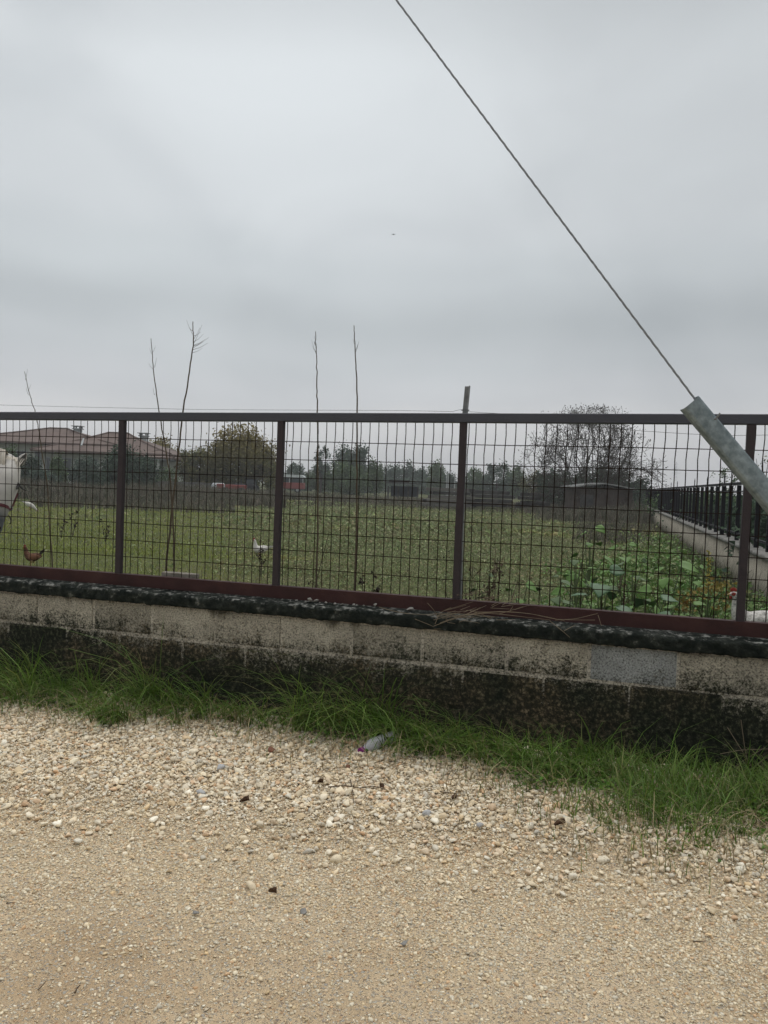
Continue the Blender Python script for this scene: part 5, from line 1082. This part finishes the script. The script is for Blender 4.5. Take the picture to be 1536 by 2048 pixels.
def hip(name, xa, xb, ra_, rb_, ze, zr, a0, a1, m):
    mb = MB(); am = (a0+a1)/2; t = .14
    v = [hv(xa, a0, ze), hv(xb, a0, ze), hv(xb, a1, ze), hv(xa, a1, ze), hv(ra_, am, zr), hv(rb_, am, zr)]
    def sag(p, q, n_, dz): return [p+(q-p)*t_+np.array([0, 0, -dz*math.sin(PI*t_)]) for t_ in np.linspace(0, 1, n_)]
    L1 = sag(v[0], v[4], 7, .10); L2 = sag(v[1], v[5], 7, .10); L3 = sag(v[2], v[5], 7, .10); L4 = sag(v[3], v[4], 7, .10)
    for P_, Q_ in ((L1, L2), (L2, L3), (L3, L4), (L4, L1)): mb.add(P_+Q_, [(i_, i_+7, i_+8, i_+1) for i_ in range(6)])
    lo = [p+np.array([0, 0, -t]) for p in v[:4]]; mb.add(v[:4]+lo, [(0, 1, 5, 4), (1, 2, 6, 5), (2, 3, 7, 6), (3, 0, 4, 7), (4, 5, 6, 7)]); o = mb.build(name, m, house)
    mb = MB()                                                   # ridge and hip cap tiles
    for L_ in (L1, L2, [v[4], v[5]]): mb.tube([p+np.array([0, 0, .02]) for p in L_], .075, 6)
    mb.build('ridge_tiles', roof_m, o); return o
hip('roof', hx(-130), hx(232), hx(45), hx(82), 3.58, 4.95, 0, 9.5, roof_m)
hip('roof', hx(78), hx(352), hx(186), hx(226), 2.95, 4.66, -1.6, 8.0, roof_m)
hip('porch_roof', hx(288), hx(367), hx(316), hx(330), 2.66, 3.2, -2.8, 1.5, roof_m)
mb = MB()
def hbox(mb, xa, xb, a0, a1, z0, z1): mb.box(hv((xa+xb)/2, (a0+a1)/2, (z0+z1)/2), (xb-xa, a1-a0, z1-z0), (r0, AW, (0, 0, 1)))
hbox(mb, hx(-118), hx(92), .9, 8.8, 0, 3.42); hbox(mb, hx(92)+.01, hx(318), -.6, 7.2, 0, 2.80); mb.build('wall', hwall_m, house)
mb = MB(); hbox(mb, hx(290), hx(366), -2.75, -2.6, 2.44, 2.62); hbox(mb, hx(290), hx(366), .9, 1.05, 2.44, 2.62); mb.build('porch_beam', trim_m, house)
for px in (308, 336, 356): mb = MB(); hbox(mb, hx(px)-.09, hx(px)+.09, -2.68, -2.5, 0, 2.43); mb.build('porch_column', hwall_m, house)
for xa, xb, a, z0, z1 in ((20, 42, .9, 1.5, 2.9), (-40, -20, .9, 1.5, 2.9), (58, 72, .9, 1.2, 2.9), (98, 108, -.6, 1.2, 2.45), (122, 150, -.6, 1.1, 2.4), (180, 200, -.6, 1.1, 2.4)):
    mb = MB(); hbox(mb, hx(xa), hx(xb), a-.06, a-.004, z0, z1); w_o = mb.build('window', trim_m, house); mb = MB(); hbox(mb, hx(xa)+.07, hx(xb)-.07, a-.075, a-.062, z0+.07, z1-.07); mb.build('pane', glass_m, w_o)
for px, y0, y1, a in ((111, 864, 846, 4.2), (257, 885, 862, 3.6)):
    z1 = hp(px, y1)[2]+.0; x = hx(px); mb = MB(); hbox(mb, x-.26, x+.26, a-.26, a+.26, 3.4, z1-.22); hbox(mb, x-.36, x+.36, a-.36, a+.36, z1-.215, z1-.14)
    for sx in (-1, 1):
        for sy in (-1, 1): hbox(mb, x+sx*.24-.05, x+sx*.24+.05, a+sy*.24-.05, a+sy*.24+.05, z1-.139, z1+.02)
    hbox(mb, x-.42, x+.42, a-.42, a+.42, z1+.021, z1+.08); o = mb.build('chimney', trim_m, house); o['label'] = 'chimney at the right end of the roof' if px > 200 else 'chimney over the front hip of the roof'
mb = MB(); p_ = hp(168, 878); q_ = hp(176, 893); mb.tube([hv(p_@r0, -.25, p_[2]), hv(q_@r0, -1.45, q_[2])], .07, 6); mb.build('drain_pipe', trim_m, house)
# low garden wall by the house
mb = MB(); gwc = ground(335, 54)
mb.box((0, 0, .42), (6.0, .2, .84), (r0, AW, (0, 0, 1))); mb.box((0, 0, .87), (6.1, .28, .055), (r0, AW, (0, 0, 1)))
o = mb.build('low_garden_wall', cope_m, None, False, gwc); tag(o, 'low grey garden wall with pale coping below the porch', 'wall')
# parked dark vehicle and red implement under the ochre tree
black_m = mat('dark machine paint', [(.010, .013, .018), (.022, .026, .032)], scale=3, rough=.45); redm_m = mat('faded red paint', [(.16, .035, .03), (.24, .06, .05)], scale=3, rough=.6); tyre_m = mat('tyre rubber', [(.010, .010, .011), (.02, .02, .02)], scale=6, rough=.8)
def wheel(parent, c, R_, w_, ax, rim):
    mb = MB(); ax = np.array(ax); mb.tube([c-ax*w_/2, c-ax*w_*.3, c+ax*w_*.3, c+ax*w_/2], [R_*.86, R_, R_, R_*.86], 18); o = mb.build('wheel', tyre_m, parent, True); mb = MB(); mb.tube([c-ax*w_*.52, c+ax*w_*.52], R_*.5, 14); mb.build('rim', rim, o)
def lb(mb, x, a, z, dx, da, dz): mb.box(r0*x+AW*a+np.array([0, 0, z]), (dx, da, dz), (r0, AW, (0, 0, 1)))
g0 = ground(492, 55); e = empty('tractor', 'dark parked tractor half hidden under the ochre tree', 'tractor', g0)
mb = MB(); lb(mb, -.35, 0, .95, 1.5, .65, .62); lb(mb, -.95, 0, .9, .25, .5, .5); lb(mb, .55, 0, .85, .7, .8, .5); o = mb.build('body', black_m, e); o.modifiers.new('b', 'BEVEL').width = .06
mb = MB(); lb(mb, .55, 0, 1.42, .9, 1.0, .62); o = mb.build('cab', glass_m, e); o.modifiers.new('b', 'BEVEL').width = .05; mb = MB(); lb(mb, .55, 0, 1.76, 1.1, 1.15, .05); mb.build('cab_roof', black_m, e)
for a in (-.62, .62): wheel(e, r0*.62+AW*a+np.array([0, 0, .66]), .66, .36, AW, black_m); wheel(e, -r0*.85+AW*a+np.array([0, 0, .42]), .42, .24, AW, black_m)
mb = MB(); mb.tube([-r0*.5+AW*.2+np.array([0, 0, 1.2]), -r0*.5+AW*.2+np.array([0, 0, 1.75])], .04, 6); mb.build('exhaust_pipe', black_m, e); e.scale = (.72, .72, .72)
g0 = ground(468, 51); e = empty('red_implement', 'low faded red farm implement in the weeds left of the tractor', 'farm implement', g0)
mb = MB(); lb(mb, .15, 0, .70, 1.3, .8, .30); lb(mb, -.9, 0, .72, .35, .7, .34); lb(mb, -.42, .1, .62, .8, .10, .10); o = mb.build('frame', redm_m, e); o.modifiers.new('b', 'BEVEL').width = .03
for x in (-.5, .6): wheel(e, r0*x-AW*.5+np.array([0, 0, .34]), .34, .18, AW, black_m)
g0 = ground(437, 52); e = empty('water_tank', 'low grey tank in the weeds left of the red implement', 'tank', g0); mb = MB(); mb.tube([r0*x+np.array([0, 0, .55]) for x in (-.42, -.36, .36, .42)], [.30, .38, .38, .30], 16); mb.build('tank_body', trim_m, e, True); mb = MB(); lb(mb, -.25, 0, .12, .1, .7, .24); lb(mb, .25, 0, .12, .1, .7, .24); mb.build('feet', black_m, e)
# red trailer with grey roof
g0 = ground(583, 80); e = empty('trailer', 'red trailer with dark windows and pale grey roof across the field', 'trailer', g0); kk = 80/F
zz0, zz1 = zat(583, 978, 80), zat(583, 950, 80); wd_ = 52*kk
mb = MB(); lb(mb, 0, 0, zz0+.35, wd_, 1.9, .66); o = mb.build('lower_body', redm_m, e); o.modifiers.new('b', 'BEVEL').width = .05
mb = MB(); lb(mb, 0, 0, zz0+.68+.22, wd_-.06, 1.84, .44); o = mb.build('window_band', glass_m, e)
mb = MB()
for x in (-wd_/2+.05, wd_/2-.07, -.1): lb(mb, x, -.93, zz0+.90, .09, .06, .46)
mb.build('window_post', trim_m, e)
zr0 = zz0+1.125; mb = MB(); mb.rings([np.array([r0*(x*s_)+AW*a+np.array([0, 0, z]) for x, a in ((-wd_/2-.05, -1.0), (wd_/2+.05, -1.0), (wd_/2+.05, 1.0), (-wd_/2-.05, 1.0))]) for z, s_ in ((zr0, 1), (zr0+.16, 1.0), (zr0+.30, .9), (max(zz1, zr0+.36), .72))]); o = mb.build('roof', mat('pale grey roof sheet', [(.42, .46, .46), (.55, .58, .58)], scale=3, rough=.5), e)
for x in (-.75, .75): wheel(e, r0*x-AW*.8+np.array([0, 0, .32]), .32, .2, AW, trim_m)
mb = MB(); lb(mb, -wd_/2-.45, 0, .42, .9, .1, .08); mb.build('drawbar', black_m, e)
# open shed frame and timber piles
timb_m = mat('weathered dark timber', [(.020, .020, .020), (.040, .038, .036), (.075, .070, .064)], scale=3, rough=.9, isl=.35); timp_m = mat('grey sawn timber', [(.09, .085, .075), (.16, .15, .135)], scale=4, rough=.9)
def beam(px, D, z, L, w_, h_, m, yaw, label, group):
    g0 = ground(px, D); mb = MB(); c_, s_ = math.cos(yaw), math.sin(yaw); ax = r0*c_+AW*s_; mb.box((0, 0, 0), (L, w_, h_), (ax, np.cross([0, 0, 1.], ax), (0, 0, 1))); o = mb.build('timber_beam', m, None, False, (g0[0], g0[1], z)); o.modifiers.new('b', 'BEVEL').width = .012; tag(o, label, 'timber', group)
D0 = 43.0
GA, LA = 'long beams of the stepped timber pile', 'long grey beam in the stepped timber pile left of the post with the stake'
for r_, (z, n_) in enumerate(((.20, 4), (.42, 4), (.64, 3), (.86, 3), (1.06, 2))):
    for i_ in range(n_): beam(893+random.uniform(-8, 8)+r_*2, D0+(i_-1.5)*.34, z, random.uniform(2.4, 3.1)-.18*r_, .26, .17, random.choice((timb_m, timp_m, timp_m)), random.uniform(-.10, .10), LA, GA)
for px in (868, 893, 918):
    beam(px, D0, .06, .16, 1.6, .12, timb_m, 0, 'short bearer under the stepped timber pile', 'bearers of the stepped timber pile')
GB, LB = 'dark beams of the low timber stack', 'dark beam in the low timber stack right of the post with the stake'
for r_, (z, n_) in enumerate(((.28, 4), (.52, 4), (.76, 3), (.98, 2))):
    for i_ in range(n_): beam(985+random.uniform(-14, 14), D0+.5+(i_-1.5)*.36, z, random.uniform(1.5, 2.6), .27, .19, random.choice((timb_m, timb_m, timp_m)), random.uniform(-.25, .25), LB, GB)
GC, LC = 'crossed beams of the small timber heap', 'short dark beam in the small crossed heap left of the hut'
for i_, (px, z, yaw) in enumerate(((1062, .30, .15), (1066, .52, -.5), (1060, .74, .3), (1066, .95, -.2), (1050, .4, .9), (1078, .45, -.9))): beam(px, D0-.5, z, random.uniform(1.3, 1.8), .24, .18, timb_m, yaw, LC, GC)
g0 = ground(806, 58); e = empty('open_shed', 'low dark open shed of rough timber left of the stepped timber pile', 'shed', g0); mb = MB()
for x in (-1.1, -.35, .4, 1.1):
    for a in (-.7, .7): lb(mb, x, a, .55, .12, .12, 1.1)
mb.build('posts', timb_m, e); mb = MB(); lb(mb, 0, 0, 1.36, 2.6, 1.9, .07); lb(mb, -.3, -.2, 1.49, 1.5, 1.2, .18); mb.build('roof', timb_m, e); mb = MB(); lb(mb, .1, .6, .72, 2.0, .06, .8); mb.build('back_boards', mat('dark blue grey boards', [(.028, .034, .045), (.045, .052, .065)], scale=3), e)
for a_, b_ in ((-1.06, 0), (1.06, .02)): pass
pole_m = mat('white painted pole', [(.34, .35, .34), (.46, .47, .46)], scale=4)
for px, y in ((893, 943), (909, 945), (896, 950)):
    g0 = ground(px, 62); z = zat(px, y, 62); mb = MB(); mb.tube([(0, 0, 0), (.01, 0, z*.5), (0, 0, z)], [.045, .04, .035], 7); tag(mb.build('white_pole', pole_m, None, False, g0), {893: 'pale pole standing left of the other two behind the timber pile', 909: 'pale pole standing nearest the post with the stake behind the timber pile', 896: 'shortest of the pale poles behind the timber pile'}[px], 'pole')
# hut with shallow sheet roof
g0 = ground(1196, 38); e = empty('hut', 'low brown board hut with a shallow pale sheet roof under the bare tree', 'hut', g0); kh = 38/F
board_m = mat('brown weathered boards', [(.035, .027, .022), (.065, .050, .040), (.085, .07, .058)], scale=2.2, rough=.9); sheet_m = mat('pale sheet roofing', [(.16, .165, .155), (.26, .265, .255)], scale=2.5, rough=.7)
zt = zat(1196, 966, 38); ze = zat(1196, 975, 38); mb = MB()
hw = 58*kh
for i_ in range(22):
    x = -hw+2*hw*(i_+.5)/22; lb(mb, x, -.9+.006*(i_ % 2), ze/2-.02, 2*hw/22-.012, .03, ze-.04-.01*(i_ % 3))
lb(mb, 0, 0, ze/2-.03, 2*hw-.05, 1.72, ze-.08); mb.build('board_wall', board_m, e)
mb = MB(); P_ = []
for x, z in ((-hw-.18, ze-.01), (-hw*.5, ze+(zt-ze)*.62), (0, zt), (hw*.5, ze+(zt-ze)*.6), (hw+.18, ze-.03)): P_.append(np.array([r0*x+AW*a+np.array([0, 0, z+dz]) for a, dz in ((-1.1, 0), (1.1, .02), (1.1, -.04), (-1.1, -.06))]))
mb.rings(P_); mb.build('roof', sheet_m, e)
mb = MB(); lb(mb, -hw*.55, -.96, .55, .62, .05, 1.06); mb.build('door', timb_m, e)
# lattice pylon far away, and a service cable near the house
g0 = ground(1350, 1150); e = empty('pylon', 'faint lattice electricity pylon far beyond the iron fence', 'pylon', g0); hp_ = zat(1350, 924, 1150); pyl_m = mat('pylon steel', [(.10, .105, .11), (.14, .145, .15)], scale=.2, rough=.6); mb = MB()
def leg(t): return 3.2*(1-t)+.5*t if t < .62 else 1.36*(1-(t-.62)/.38)+.35*(t-.62)/.38
for sx, sy in ((-1, -1), (1, -1), (1, 1), (-1, 1)): mb.tube([np.array([sx*leg(t), sy*leg(t), hp_*t]) for t in (0, .3, .62, .85, 1)], .16, 4)
ts = np.linspace(0, 1, 11)
for a, b in zip(ts[:-1], ts[1:]):
    for s_ in (-1, 1):
        mb.tube([np.array([-leg(a), s_*leg(a), hp_*a]), np.array([leg(b), s_*leg(b), hp_*b])], .10, 3); mb.tube([np.array([leg(a), s_*leg(a), hp_*a]), np.array([-leg(b), s_*leg(b), hp_*b])], .10, 3)
mb.build('tower', pyl_m, e)
for t, w_ in ((.66, 6.5), (.80, 5.2), (.93, 3.6)): mb = MB(); mb.tube([np.array([-w_, 0, hp_*t]), np.array([0, 0, hp_*t+.9]), np.array([w_, 0, hp_*t])], .16, 4); mb.tube([np.array([-w_, 0, hp_*t]), np.array([w_, 0, hp_*t])], .14, 4); mb.build('cross_arm', pyl_m, e)
g0 = ground(415, 66); e = empty('utility_pole', 'thin wooden utility pole behind the yellow green tree by the house', 'utility pole', g0); zp = zat(415, 884, 66); mb = MB(); mb.tube([(0, 0, 0), (0, 0, zp)], [.07, .05], 8); mb.build('pole', timb_m, e); mb = MB(); lb(mb, 0, 0, zp-.35, 1.0, .08, .08); mb.build('cross_bar', timb_m, e)
for s_, (y0, y1), lb_ in ((-.3, (893, 881), 'upper service cable from the utility pole to the house roof'), (.3, (900, 886), 'lower service cable from the utility pole to the house roof')):
    a = hg+hp(284, y0, 2.0); b = g0+np.array([0, 0, zp-.3])+r0*s_; P_ = [a+(b-a)*t+np.array([0, 0, -.35*math.sin(PI*t)]) for t in np.linspace(0, 1, 14)]; mb = MB(); mb.tube(P_, .012, 4); tag(mb.build('cable', thin_m), lb_, 'cable')

# air
mb = MB(); mb.box((0, 0, 22.5-1.05), (2560, 2560, 47.0)); hz = mb.build('haze', None); hz['kind'] = 'stuff'; hz['label'] = 'thin damp grey haze over the field'; hz['category'] = 'haze'
hm = bpy.data.materials.new('damp air'); hm.use_nodes = True; ht = hm.node_tree; ht.nodes.clear(); o_ = N(ht, 'ShaderNodeOutputMaterial'); pv = N(ht, 'ShaderNodeVolumePrincipled'); pv.inputs['Color'].default_value = (.95, .97, .99, 1); pv.inputs['Density'].default_value = .0012; ht.links.new(pv.outputs[0], o_.inputs['Volume']); hz.data.materials.append(hm); hm.cycles.homogeneous_volume = True if hasattr(hm.cycles, 'homogeneous_volume') else True
